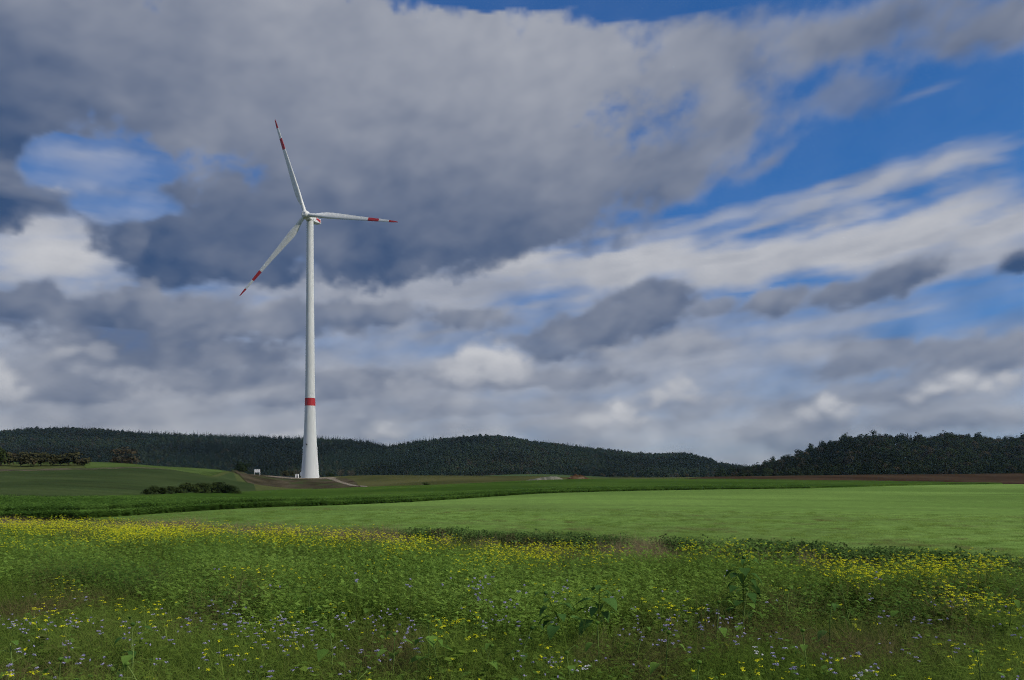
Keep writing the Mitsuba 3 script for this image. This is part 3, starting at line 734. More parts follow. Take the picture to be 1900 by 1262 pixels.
def conifer(n, W, H, seed):
    """Whorls of drooping boughs round a straight stem."""
    r = np.random.default_rng(seed)
    t = np.sqrt(r.random(n)) * 0.92
    t = 1 - t
    z = H * (0.06 + 0.94 * t)
    R = W / 2 * (1 - t) ** 0.85 * r.uniform(0.55, 1.15, n) + 0.12
    a = r.uniform(0, 6.28, n)
    d = np.stack([np.cos(a), np.sin(a), a * 0], 1)
    sd = np.stack([-np.sin(a), np.cos(a), r.normal(size=n) * 0.25], 1)
    base = np.stack([d[:, 0] * R * 0.15, d[:, 1] * R * 0.15, z + 0.18 * R], 1)
    tip = np.stack([d[:, 0] * R, d[:, 1] * R, z - 0.30 * R], 1)
    mb = MB()
    mb.rhombi(base, tip - base, sd * (0.34 * R + 0.14)[:, None])
    mb.rhombi(np.array([[0, 0, H * 0.92]]), np.array([[0.05, 0, H * 0.06]]), np.array([[0.3, 0.1, 0]]))
    return mb


def tree_group(gid, crown_mesh, crown_bsdf, trunk_mesh):
    scene[gid] = {'type': 'shapegroup', 'crown': mikit.ply(crown_mesh, crown_bsdf), 'trunk': mikit.ply(trunk_mesh, 'm_bark')}


CON, BRO, NEARW, AUT = [], [], [], []
for k in range(3):
    tree_group(f'g_con{k}', conifer(130, 7.4 + k * 0.6, 20 + 1.5 * k, 30 + k).mesh(), 'm_conifer', MB().tube([(0, 0, -1), (0, 0, 19 + 2 * k)], [0.3, 0.06], 4).mesh()); CON.append(f'g_con{k}')
    tree_group(f'g_bro{k}', crown(170, 10.5 + k, 14 + k, 3.0, 1.05, 9, 40 + k).mesh(), 'm_broadleaf', trunk_mb(10, 0.35, k, 2).mesh()); BRO.append(f'g_bro{k}')
    tree_group(f'g_nea{k}', crown(330, 9.5 + k, 12 + k, 1.6, 0.72, 12, 50 + k).mesh(), 'm_near_wood', trunk_mb(9, 0.3, 9 + k, 4).mesh()); NEARW.append(f'g_nea{k}')
tree_group('g_aut0', crown(220, 11, 13, 2.5, 0.8, 10, 61).mesh(), 'm_autumn', trunk_mb(9, 0.3, 19, 4).mesh()); AUT.append('g_aut0')
# bare crowns: a haze of fine twigs
def bare(n, W, H, seed):
    r = np.random.default_rng(seed); mb = trunk_mb(H * 0.7, 0.22, seed, 7, W)
    for k in range(n):
        a, q = r.uniform(0, 6.28), r.uniform(0.15, 1)
        z = H * r.uniform(0.3, 0.75); R = W / 2 * q * 0.6
        p = np.array([R * math.cos(a), R * math.sin(a), z]); d = np.array([math.cos(a), math.sin(a), r.uniform(0.6, 2.2)]); d /= np.linalg.norm(d)
        e = p + d * H * r.uniform(0.12, 0.3); sd = np.cross(d, unit(1, r)[0]) * 0.055
        mb.ribbon([p, (p + e) / 2 + r.normal(size=3) * 0.15, e], 1.0, sd)
    return mb
tree_group('g_bare', bare(260, 9, 11, 71).mesh(), 'm_bare', MB().tube([(0, 0, -1), (0, 0, 6)], [0.25, 0.1], 5).mesh())


def scatter(u0, u1, y0, y1, spacing, seed):
    r = np.random.default_rng(seed)
    out = []
    y = y0
    while y < y1:
        xs = np.arange((u0 - 950) / 1372 * y, (u1 - 950) / 1372 * y, spacing)
        for x in xs:
            out.append((x + r.uniform(-.45, .45) * spacing, y + r.uniform(-.45, .45) * spacing))
        y += spacing * 0.9
    return np.array(out), r


counts = {}
def next_key(name):
    counts[name] = counts.get(name, 0) + 1
    return name if counts[name] == 1 else '%s_%03d' % (name, counts[name] - 1)


# left-hand ridge: conifers along the top, mixed wood below; one far-off mass, its skyline trees singled out
P, r = scatter(-90, 1500, 1240, 1845, 9.2, 11)
U = 950 + 1372 * P[:, 0] / P[:, 1]
hh = np.interp(U, C1[:, 0], C1[:, 1])
Z = height(P[:, 0], P[:, 1])
keep = (hh > 7) & (Z > -2.5)
P, U, Z, hh = P[keep], U[keep], Z[keep], hh[keep]
sel = meshkit.fbm(np.stack([P[:, 0] / 150, P[:, 1] / 150, P[:, 0] * 0], -1), 3, 17)
conp = np.interp(U, [-100, 230, 270, 800, 850, 960, 1010, 1500], [.1, .1, .75, .75, .15, .05, .25, .1]) + (sel - 0.5) * 1.2
skyline = P[:, 1] > 1790
n_stuff = 0
order = rng.permutation(len(P))
sky_c = sky_b = 0
for k in order:
    x, y = P[k]
    u = U[k]
    con = r.random() < conp[k]
    s = r.uniform(0.70, 1.08) * (1.0 if con else 0.92)
    if hh[k] < 30:
        s *= 0.75
    g = (CON if con else BRO)[r.integers(3)] if (con or r.random() > 0.05) else 'g_aut0'
    m = place(x, y, Z[k] - 0.3, r.uniform(0, 360), s, s * r.uniform(0.9, 1.08))
    inview = -10 < u < 1430
    if skyline[k] and con and inview and sky_c < 150:
        sky_c += 1; key = next_key('conifer'); inst(key, g, m)
        lab(key, 'dark conifer with a pointed top on the skyline of the far left ridge', 'conifer', 'conifers along the skyline of the left ridge')
    elif skyline[k] and not con and g != 'g_aut0' and inview and sky_b < 90:
        sky_b += 1; key = next_key('ridge_tree'); inst(key, g, m)
        lab(key, 'dark rounded broadleaf tree on the skyline of the far left ridge', 'tree', 'broadleaf trees along the skyline of the left ridge')
    else:
        n_stuff += 1; inst('ridge_wood__%05d' % n_stuff, g, m)
lab('ridge_wood', 'dark bluish wood of conifers and mixed trees covering the far left ridge', 'wood', None, 'stuff')

# right-hand hill: nearer, rounded crowns one can tell apart
P, r = scatter(1340, 2080, 575, 1015, 7.6, 12)
U = 950 + 1372 * P[:, 0] / P[:, 1]
hh = np.interp(U, C2[:, 0], C2[:, 1]); Z = height(P[:, 0], P[:, 1])
keep = (hh > 2.5) | (P[:, 1] < 640)
keep &= (P[:, 1] > 590)
# the open grassy shoulder below the masts
clear = (np.abs(U - 1710) < 55) & (np.abs(P[:, 1] - 905) < 22) & (r.random(len(P)) < 0.75)
keep &= ~clear
P, U, Z, hh = P[keep], U[keep], Z[keep], hh[keep]
score = P[:, 1] * 0 + r.random(len(P)) * 60 + np.where((U > 1345) & (U < 1900), 0, 999) + np.where(P[:, 1] > 960, -200, 0) + np.where(P[:, 1] < 640, -140, 0)
order = np.argsort(score)
n_stuff = 0
for q, k in enumerate(order):
    x, y = P[k]; u = U[k]
    d = r.random()
    g = 'g_aut0' if d < 0.08 else (CON[r.integers(3)] if d < 0.16 and y < 930 else NEARW[r.integers(3)])
    s = r.uniform(0.55, 0.95) * (0.72 if g in CON else 1)
    if y > 950 and g in NEARW:
        s *= r.choice([0.8, 1.0, 1.0, 1.3])
    if abs(u - 1693) < 18 and y > 975:
        s *= 0.45
    m = place(x, y, Z[k] - 0.4, r.uniform(0, 360), s, s * r.uniform(0.8, 1.1))
    if q < 300 and g in NEARW:
        key = next_key('hill_tree'); inst(key, g, m)
        if y > 960:
            lab(key, 'dark rounded tree on the skyline of the right-hand wooded hill', 'tree', 'skyline trees of the right-hand hill')
        else:
            lab(key, 'dark green rounded tree on the slope or foot of the right-hand hill', 'tree', 'trees on the slope of the right-hand hill')
    else:
        n_stuff += 1; inst('hill_wood__%05d' % n_stuff, g, m)
lab('hill_wood', 'very dark mixed wood filling the slope of the right-hand hill', 'wood', None, 'stuff')


ORD = ['first', 'second', 'third', 'fourth', 'fifth', 'sixth', 'seventh', 'eighth', 'ninth', 'tenth', 'eleventh', 'twelfth', 'thirteenth', 'fourteenth', 'fifteenth', 'sixteenth', 'seventeenth', 'eighteenth', 'nineteenth', 'twentieth']
ORD += ['twenty-' + q for q in ORD[:9]] + ['thirtieth'] + ['thirty-' + q for q in ORD[:9]]


def one_tree(name, group, u, Y, H, base_h, label, cat='tree', rz=0.0, wide=1.0, grp=None):
    x, y = at(u, Y)
    s = H / base_h
    key = next_key(name)
    inst(key, group, place(x, y, float(height(x, y)) - 0.2, rz, s * wide, s))
    lab(key, label, cat, grp)


one_tree('bare_tree', 'g_bare', 1872, 985, 19, 11, 'bare-branched tree rising above the dark trees near the right edge of the skyline')
one_tree('tall_conifer', 'g_con1', 1857, 975, 17, 23, 'tall dark conifer left of the bare tree on the right skyline', 'conifer')
one_tree('tall_conifer', 'g_con2', 1890, 975, 14, 25, 'dark conifer at the right edge of the picture, right of the bare tree', 'conifer', 40)
one_tree('tall_conifer', 'g_con0', 1836, 975, 11, 21, 'small dark conifer, second left of the bare tree on the right skyline', 'conifer', 90)

tree_group('g_orange', crown(420, 12, 11, 0.6, 0.55, 14, 81, 0.5).mesh(), 'm_autumn', bare(120, 11, 11, 82).mesh())
tree_group('g_oak', crown(700, 9, 7, 0.4, 0.42, 16, 83).mesh(), 'm_hedge', trunk_mb(5, 0.3, 84, 5).mesh())
tree_group('g_shrub', crown(420, 5.0, 3.0, 0.1, 0.24, 12, 85, 0.45).mesh(), 'm_scrub', trunk_mb(2, 0.08, 86, 6, 3.0).mesh())
tree_group('g_shrub2', crown(420, 4.2, 3.2, 0.1, 0.22, 9, 87, 0.45).mesh(), 'm_scrub', trunk_mb(2, 0.08, 88, 6, 3.0).mesh())
tree_group('g_hedge', crown(620, 4.2, 2.2, 0.0, 0.15, 14, 89, 0.45).mesh(), 'm_hedge', trunk_mb(1.6, 0.06, 90, 7, 3.0).mesh())
tree_group('g_hedge2', crown(620, 3.6, 2.5, 0.0, 0.15, 11, 91, 0.45).mesh(), 'm_hedge', trunk_mb(1.6, 0.06, 92, 7, 3.0).mesh())

one_tree('autumn_tree', 'g_orange', 218, 345, 9.0, 11, 'pale orange-brown tree behind the green hill crest, left half of the pair', 'tree', 20)
one_tree('autumn_tree', 'g_orange', 243, 350, 9.4, 11, 'wide orange-brown tree behind the green hill crest, right half of the pair', 'tree', 130, 1.15)
one_tree('dark_tree', 'g_oak', 2, 236, 6.3, 7.4, 'dark green tree cut by the left edge beside the brown scrub', 'tree', 0, 0.8)
one_tree('round_bush', 'g_oak', 452, 428, 7.6, 7.4, 'round dark green bush behind the spoil heap left of the white board', 'bush', 60, 1.05)
one_tree('round_bush', 'g_oak', 441, 434, 5.5, 7.4, 'lower dark green bush at the left side of the round dark bush', 'bush', 160, 1.0)
one_tree('olive_shrub', 'g_shrub', 528, 455, 4.0, 3.1, 'low olive shrub behind the gravel left of the turbine foot', 'shrub', 10, 1.3)
one_tree('olive_shrub', 'g_shrub2', 543, 460, 4.6, 3.3, 'olive shrub nearest the left side of the turbine foot', 'shrub', 70, 1.2)
one_tree('pale_shrub', 'g_bare', 553, 470, 6.5, 11, 'pale bare shrub right behind the left side of the turbine foot', 'shrub', 70, 1.3)
one_tree('olive_shrub', 'g_oak', 612, 470, 3.6, 7.4, 'low dark shrub behind the right side of the turbine foot', 'shrub', 110, 1.5)
one_tree('pale_shrub', 'g_bare', 632, 480, 7.0, 11, 'pale bare tree right of the turbine foot, in front of the dark ridge', 'shrub', 10, 1.3)
one_tree('pale_shrub', 'g_bare', 652, 480, 6.2, 11, 'brownish bare shrub furthest right of the turbine foot', 'shrub', 100, 1.4)
one_tree('field_bush', 'g_hedge', 791, 226, 1.5, 2.2, 'small lone dark bush at the edge of the dark green field', 'bush', 0, 1.1)
r = np.random.default_rng(5)
for k, u in enumerate((18, 38, 57, 76, 94, 112, 128, 143, 157)):
    one_tree('scrub_bush', ('g_shrub', 'g_shrub2')[k % 2], u, 236 + r.uniform(-3, 5), r.uniform(3.6, 4.8) * (0.72 if k > 6 else 1), 3.1, 'brown and olive bush, %s from the left in the scrub above the farm track' % ORD[k], 'bush', r.uniform(0, 360), r.uniform(1.0, 1.4), 'scrub bushes above the farm track')
for k, u in enumerate((272, 287, 302, 318, 333, 347, 361, 376, 390, 404, 418, 432, 440)):
    h = (1.35, 1.6, 1.7, 1.6, 1.75, 2.1, 2.4, 2.2, 2.4, 2.5, 2.4, 1.9, 1.4)[k]
    one_tree('hedge_bush', ('g_hedge', 'g_hedge2')[k % 2], u, 120 + 0.14 * (u - 262) + r.uniform(-1, 1), h * 1.05, 2.35, 'dark bush, %s from the left in the short hedge between the green fields' % ORD[k], 'bush', r.uniform(0, 360), r.uniform(0.8, 1.0), 'bushes of the short dark hedge')
# pale and rusty trees along the foot of the ridge
for k in range(26):
    u = r.uniform(60, 1330); Y = r.uniform(1190, 1260)
    one_tree('foot_tree', ('g_bare', 'g_aut0', 'g_bro0', 'g_bro1')[k % 4], u, Y, r.uniform(9, 14), (11, 15.5, 17, 18)[k % 4], ('pale bare tree', 'rusty brown tree', 'green broadleaf tree', 'tall green broadleaf tree')[k % 4] + ' at the foot of the dark left ridge', 'tree', r.uniform(0, 360), 1.2, ('pale trees', 'rusty trees', 'green trees', 'tall green trees')[k % 4] + ' at the foot of the ridge')
# ------------------------------------------------------------------ the flower meadow in front
leaf_bsdf('m_leaf', tone((0.130, 0.215, 0.037), (0.195, 0.300, 0.056), 0.35, 9.0, (0.150, 0.190, 0.052)), 1.1)  # toned down: the darker near foreground is put into this leaf colour
leaf_bsdf('m_lush_lit', tone((0.205, 0.345, 0.065), (0.300, 0.460, 0.095), 0.4, 9.0, (0.120, 0.230, 0.050)), 1.1)  # paler leaf: light caught by the middle meadow, painted into the colour
leaf_bsdf('m_crop_leaf', tone((0.075, 0.155, 0.030), (0.120, 0.225, 0.046), 0.3, 2.0), 0.9)
leaf_bsdf('m_leaf_dark', tone((0.105, 0.205, 0.040), (0.165, 0.290, 0.060), 0.5, 7.0), 0.9)
leaf_bsdf('m_blade', tone((0.135, 0.215, 0.038), (0.210, 0.300, 0.060), 0.4, 5.0, (0.20, 0.18, 0.08)), 1.0)  # blades toned down too, painting the near foreground darker
leaf_bsdf('m_stalk', tone((0.095, 0.115, 0.034), (0.150, 0.155, 0.055), 0.5, 4.0, (0.10, 0.16, 0.04)), 0.6)
leaf_bsdf('m_dry', tone((0.22, 0.18, 0.10), (0.34, 0.28, 0.17), 0.8, 4.0, (0.13, 0.13, 0.06)), 0.5)
leaf_bsdf('m_bramble', tone((0.060, 0.125, 0.032), (0.125, 0.210, 0.060), 0.7, 5.0, (0.085, 0.080, 0.040)), 0.5, 0.45)
leaf_bsdf('m_big_leaf', tone((0.110, 0.215, 0.042), (0.165, 0.290, 0.060), 1.5, 6.0), 0.8, 0.5)
leaf_bsdf('m_big_leaf_dark', tone((0.045, 0.105, 0.028), (0.080, 0.165, 0.042), 1.5, 6.0), 0.5, 0.4)
leaf_bsdf('m_yellow_leaf', tone((0.26, 0.32, 0.03), (0.38, 0.42, 0.05), 3.0, 9.0), 0.8, 0.5)
leaf_bsdf('m_pale_stem', tone((0.11, 0.18, 0.045), (0.17, 0.25, 0.07), 2.0, 9.0), 0.3)
leaf_bsdf('m_petal_yellow', tone((0.76, 0.76, 0.025), (0.86, 0.87, 0.05), 3.0), 0.8)
leaf_bsdf('m_petal_purple', tone((0.36, 0.34, 0.56), (0.52, 0.50, 0.72), 3.0), 0.6)
leaf_bsdf('m_petal_white', tone((0.62, 0.62, 0.66), (0.78, 0.78, 0.80), 3.0, 20.0), 0.6)


def up_stems(r, n, R, h0, h1, lean=0.22):
    a, q = r.uniform(0, 6.28, n), np.sqrt(r.random(n)) * R
    b = np.stack([q * np.cos(a), q * np.sin(a), np.zeros(n)], 1)
    d = np.stack([r.normal(size=n) * lean, r.normal(size=n) * lean, np.ones(n)], 1)
    return b, d, r.uniform(h0, h1, n)


def feather_patch(seed, n=36, R=0.5, h0=0.45, h1=0.85, leaves=6, size=0.038):
    """Stalks with feathery leaves: little pairs of leaflets along each leaf's rib."""
    r = np.random.default_rng(seed)
    st, lf = MB(), MB()
    b, d, h = up_stems(r, n, R, h0, h1)
    for k in range(n):
        sd = np.cross(d[k], unit(1, r)[0]); sd /= np.linalg.norm(sd)
        p = [b[k], b[k] + d[k] * h[k] * 0.5, b[k] + d[k] * h[k] + [r.normal() * .04, r.normal() * .04, 0]]
        st.ribbon(p, 0.0035, sd)
        t = np.linspace(0.25, 1.0, leaves) + r.uniform(-.06, .06, leaves)
        a = r.uniform(0, 6.28, leaves)
        o = np.stack([np.cos(a), np.sin(a), r.uniform(-0.1, 0.9, leaves)], 1)
        L = size * r.uniform(1.4, 2.6, leaves)
        base = b[k] + d[k] * (h[k] * t)[:, None]
        across = np.cross(o, [0, 0, 1.0]); across /= np.linalg.norm(across, axis=1, keepdims=True)
        for q in (0.25, 0.55, 0.85, 1.1):
            for s in (-1, 1):
                along = (across * s * 0.75 + o * 0.55 + r.normal(size=(leaves, 3)) * 0.18) * (size * (1.15 - 0.6 * q))
                side = (o * 0.75 - across * s * 0.55 + r.normal(size=(leaves, 3)) * 0.2) * size * 0.20
                lf.rhombi(base + o * (L * q)[:, None] - [0, 0, 0.02 * q], along, side)
    return st.mesh(), lf.mesh()


def blade_patch(seed, n=150, R=0.5, h0=0.3, h1=0.85, w=0.0045, lean=0.26):
    r = np.random.default_rng(seed); mb = MB()
    b, d, h = up_stems(r, n, R, h0, h1, lean)
    for k in range(n):
        sd = np.cross(d[k], unit(1, r)[0]); sd /= np.linalg.norm(sd)
        bend = np.array([d[k][0], d[k][1], -0.25 * abs(d[k][0]) - 0.25 * abs(d[k][1])])
        mb.ribbon([b[k], b[k] + d[k] * h[k] * 0.55, b[k] + d[k] * h[k] + bend * h[k] * 0.5], w, sd)
    return mb.mesh()


def broad_patch(seed, n=16, R=0.5, h0=0.35, h1=0.75, leaves=10, size=0.06):
    r = np.random.default_rng(seed); st, lf = MB(), MB()
    b, d, h = up_stems(r, n, R, h0, h1)
    for k in range(n):
        sd = np.cross(d[k], unit(1, r)[0]); sd /= np.linalg.norm(sd)
        st.ribbon([b[k], b[k] + d[k] * h[k] * .5, b[k] + d[k] * h[k]], 0.005, sd)
        t = np.linspace(0.2, 1.0, leaves); a = r.uniform(0, 6.28, leaves)
        o = np.stack([np.cos(a), np.sin(a), r.uniform(-0.5, 0.7, leaves)], 1)
        ac = np.cross(o, [0, 0, 1.0]) + r.normal(size=(leaves, 3)) * 0.25
        s = (size * r.uniform(0.6, 1.3, leaves))[:, None]
        lf.rhombi(b[k] + d[k] * (h[k] * t)[:, None], o * s, ac * s * 0.33)
    return st.mesh(), lf.mesh()


GF, GG, GW, GY, GL, GC = [], [], [], [], [], []
for k in range(3):
    s_, l_ = broad_patch(260 + k, 14, 0.5, 0.3, 0.5, 8, 0.11)
    scene[f'g_crop{k}'] = {'type': 'shapegroup', 'leaves': mikit.ply(l_, 'm_crop_leaf')}; GC.append(f'g_crop{k}')
for k in range(4):
    s_, l_ = feather_patch(200 + k)
    scene[f'g_feather{k}'] = {'type': 'shapegroup', 'stalks': mikit.ply(s_, 'm_stalk'), 'leaves': mikit.ply(l_, 'm_leaf')}; GF.append(f'g_feather{k}')
for k in range(2):
    s_, l_ = feather_patch(205 + k, 30, 0.5, 0.45, 0.85, 7, 0.042)
    scene[f'g_lush{k}'] = {'type': 'shapegroup', 'stalks': mikit.ply(s_, 'm_blade'), 'leaves': mikit.ply(l_, 'm_lush_lit')}; GL.append(f'g_lush{k}')
    s_, l_ = broad_patch(235 + k, 18, 0.5, 0.35, 0.8, 11, 0.065)
    scene[f'g_lush{k + 2}'] = {'type': 'shapegroup', 'stalks': mikit.ply(s_, 'm_blade'), 'leaves': mikit.ply(l_, 'm_lush_lit')}; GL.append(f'g_lush{k + 2}')
for k in range(3):
    scene[f'g_blades{k}'] = {'type': 'shapegroup', 'blades': mikit.ply(blade_patch(220 + k), 'm_blade')}; GG.append(f'g_blades{k}')
    s_, l_ = broad_patch(230 + k)
    scene[f'g_broad{k}'] = {'type': 'shapegroup', 'stalks': mikit.ply(s_, 'm_stalk'), 'leaves': mikit.ply(l_, 'm_leaf_dark' if k else 'm_leaf')}; GW.append(f'g_broad{k}')
    scene[f'g_dry{k}'] = {'type': 'shapegroup', 'blades': mikit.ply(blade_patch(240 + k, 80, 0.45, 0.4, 0.95, 0.005, 0.2), 'm_dry')}; GY.append(f'g_dry{k}')
scene['g_stalks'] = {'type': 'shapegroup', 'blades': mikit.ply(blade_patch(250, 60, 0.5, 0.4, 0.8, 0.004, 0.15), 'm_stalk')}

FAR_U = np.array([-400, 0, 300, 600, 950, 1400, 1900, 2300]); FAR_Y = np.array([27.0, 25.0, 23.2, 20.4, 17.3, 15.4, 13.8, 13.2])
HED_U = np.array([-400, 0, 300, 600, 900, 1150, 1400, 1650, 1900, 2300]); HED_Y = np.array([33, 31, 29.5, 26.5, 23.6, 21.5, 19.4, 17.6, 16.4, 15.4])
STEP_U = np.array([-400, 0, 180, 280, 400, 480, 700, 950, 1250, 1500, 1900, 2300]); STEP_Y = np.array([15.5, 14.6, 14.0, 12.8, 10.6, 9.9, 10.7, 9.6, 10.4, 11.2, 11.6, 12])


def sward(x, y):
    """Height of the meadow's greenery."""
    u = 950 + 1372 * x / np.maximum(y, 1)
    s = bump((y - np.interp(u, STEP_U, STEP_Y)) / 0.7 + 0.5)
    n = meshkit.fbm(np.array([[x / 2.2, y / 2.2, 0.3]]), 3, 44)[0] - 0.5
    return (0.50 + 0.27 * s) * (1 + 0.75 * n)


_tu, _ty = np.meshgrid(np.linspace(-0.8, 0.8, 60), np.geomspace(15, 140, 60), indexing='ij')
from scipy.interpolate import RegularGridInterpolator
_TI = RegularGridInterpolator((np.linspace(-0.8, 0.8, 60), np.log(np.geomspace(15, 140, 60))), height(_tu * _ty, _ty), bounds_error=False, fill_value=None)


def TERR(x, y):
    return _TI([[x / y, math.log(y)]])[0]


r = np.random.default_rng(21)
ng = nd = 0
def green(g, x, y, s, sz):
    global ng
    ng += 1
    inst('meadow_greenery__%05d' % ng, g, place(x, y, height_fast(x, y) - 0.02, r.uniform(0, 360), s, sz))


def height_fast(x, y):
    return 0.0


scene_y = 3.2
while scene_y < 34:
    step = 0.27 if scene_y < 9 else 0.34 if scene_y < 16 else 0.42
    half = 0.75 * scene_y + 1.0
    for x in np.arange(-half, half, step):
        X, Y = x + r.uniform(-.5, .5) * step, scene_y + r.uniform(-.5, .5) * step
        u = 950 + 1372 * X / Y
        far, hed = np.interp(u, FAR_U, FAR_Y), np.interp(u, HED_U, HED_Y)
        if Y > hed + 1.2:
            continue
        if Y > far + 0.3:           # the grassy margin up to the brambles
            g = GG[r.integers(3)] if r.random() < 0.75 else 'g_stalks'
            green(g, X, Y, r.uniform(0.8, 1.2), r.uniform(0.45, 0.8) * (0.8 + 0.2 * r.random()))
            continue
        h = sward(X, Y)
        kind = meshkit.fbm(np.array([[X / 3.5, Y / 3.5, 5.0]]), 2, 45)[0]
        low = h < 0.56
        q = r.random()
        if low:
            g, ref = (GF[r.integers(4)], .85) if q < .30 else (GG[r.integers(3)], .72) if q < .78 else ('g_stalks', .75) if q < .9 else (GW[r.integers(3)], .75)
        else:
            g, ref = (GL[r.integers(4)], .82) if q < (.75 if kind > .5 else .5) else (GF[r.integers(4)], .85) if q < .8 else (GG[r.integers(3)], .8) if q < .9 else (GW[r.integers(3)], .75)
        green(g, X, Y, r.uniform(0.8, 1.15), h / ref * r.uniform(0.8, 1.2))
    scene_y += step * 0.95
lab('meadow_greenery', 'dense green meadow of feathery leaves, grass blades and weeds filling the foreground', 'meadow', None, 'stuff')

# the young crop close by shows its tufts
nc = 0
face = False
for name, g0, U0, U1, Y0, Y1, num, hz, sh in (('young_crop', GG, 150, 2050, 0, 22, 6500, (.10, .2), (.35, .6)), ('tall_crop', GC, -60, 1500, 0, 0, 5600, (.85, 1.15), (.8, 1.3))):
    for k in range(num):
        u = r.uniform(U0, U1)
        near_edge = np.interp(u, [150, 330, 500, 900, 1400, 1900, 2400], [41, 37, 32, 26.5, 21.5, 18.5, 17])
        if name == 'young_crop':
            far_edge = np.interp(u, [150, 220, 350, 500, 600, 800, 1000, 1100, 1250, 1500, 1900], [41.2, 43, 48.5, 55.5, 60.5, 77.5, 99, 106, 121, 142, 218])
            Y = near_edge + 22 * r.random() ** 1.6
            if Y > far_edge - .3:
                continue
        else:
            face = k % 5 < 2        # the side of the stand of plants, down to the soil
            Y = np.interp(u, [-100, 0, 150, 220, 350, 500, 600, 800, 1000, 1100, 1250, 1500], [38.6, 40, 41.4, 43.8, 49.5, 56.7, 61.7, 78.8, 101, 108.5, 123.5, 145]) + (r.uniform(-.35, .35) if face else 0.8 + 34 * r.random() ** 1.6)
        x, y = at(u, Y); nc += 1
        inst(f"{name}__{nc:05d}", g0[r.integers(3)], place(x, y, float(TERR(x, y)) + (0.28 if name == 'tall_crop' and not face else 0), r.uniform(0, 360), r.uniform(*sh), r.uniform(*hz)))
lab('young_crop', 'short light green young crop at the near side of the smooth field', 'crop', None, 'stuff')
lab('tall_crop', 'taller dark green crop plants along the near edge of the dark green field', 'crop', None, 'stuff')

# dry grass along the field margin
for k in range(420):
    u = r.uniform(-100, 760) if k < 300 else r.normal(1185, 32) if k < 360 else r.uniform(700, 1950)
    Y = np.interp(u, HED_U, HED_Y) + r.uniform(-2.2, 0.8)
    x, y = at(u, Y); nd += 1
    tall = 1.25 if abs(u - 345) < 25 or abs(u - 500) < 14 else 1.0
    inst('dry_grass__%04d' % nd, GY[r.integers(3)], place(x, y, -0.02, r.uniform(0, 360), r.uniform(0.7, 1.1), tall * r.uniform(0.55, 0.95)))
lab('dry_grass', 'pale straw-coloured dry grass along the margin between the meadow and the fields', 'grass', None, 'stuff')

# brambles along the margin
def bramble(seed, n=1300):
    rr = np.random.default_rng(seed)
    mb = crown(n, 1.9, 0.86, 0.02, 0.034, 16, seed, 0.35, 0.6)
    for k in range(24):
        a = rr.uniform(0, 6.28); R = rr.uniform(.5, .95)
        c, s = math.cos(a), math.sin(a)
        z = rr.uniform(.5, .95)
        p = [(0.3 * c, 0.3 * s, 0.1), (R * .7 * c, R * .7 * s, z), (R * c, R * s, z - .12)]
        mb.ribbon(p, 0.006, np.array([-s, c, 0.0]))
        t = rr.uniform(0.2, 1, 9)
        base = np.array([np.array(p[1]) * (1 - q) + np.array(p[2]) * q for q in t])
        o = unit(9, rr) * 0.055
        mb.rhombi(base, o, np.cross(o, unit(9, rr)) * 0.4)
    return mb.mesh()


for k in range(3):
    w = MB()
    rr = np.random.default_rng(300 + k)
    for q in range(9):
        a = rr.uniform(0, 6.28); w.tube([(0, 0, 0), (.25 * math.cos(a), .25 * math.sin(a), .4), (.6 * math.cos(a), .6 * math.sin(a), .55)], [.012, .01, .005], 4)
    scene[f'g_bramble{k}'] = {'type': 'shapegroup', 'leaves': mikit.ply(bramble(310 + k), 'm_bramble'), 'canes': mikit.ply(w.mesh(), 'm_stalk')}
BR = [(716, .55, .8), (752, .8, .8), (775, .85, .9), (812, .8, .9), (838, .9, .95), (872, .9, .9), (900, 1.0, .88), (926, 1.0, .92), (955, .9, .88), (984, 1.05, .92), (1010, 1.0, .9), (1034, .9, .9), (1062, 1.0, 1.0), (1085, .85, .9),
      (1108, .8, .8), (1124, .95, .95), (1148, .9, .9), (1252, .9, .95), (1285, 1.05, .95), (1316, .9, .9), (1372, .95, .9), (1405, 1.1, 1.05), (1436, 1.0, .95), (1480, 1.1, .95), (1522, 1.15, 1.05), (1550, .9, .85), (1575, 1.0, .8), (1608, .9, .85), (1640, 1.1, 1.0), (1680, 1.1, .95), (1710, .9, .85), (1735, 1.1, .9), (1760, .9, .85), (1785, 1.1, .95), (1840, 1.1, .85), (1890, 1.1, .8)]
for k, (u, s, hz) in enumerate(BR):
    Y = np.interp(u, HED_U, HED_Y) + r.uniform(-.25, .25)
    x, y = at(u, Y)
    key = next_key('bramble_bush')
    inst(key, f'g_bramble{k % 3}', place(x, y, 0, r.uniform(0, 360), s * (0.88 if u < 1400 else .78), hz * (.88 if u < 1400 else .88)))
    where = 'at the left end' if u < 800 else 'in the thick middle stretch' if u < 1100 else 'beside the gap of dry grass' if u < 1330 else 'in the dim right-hand stretch'
    lab(key, 'bramble bush, %s from the left in the margin row, %s' % (ORD[k], where), 'bush', 'bramble bushes of the margin row')


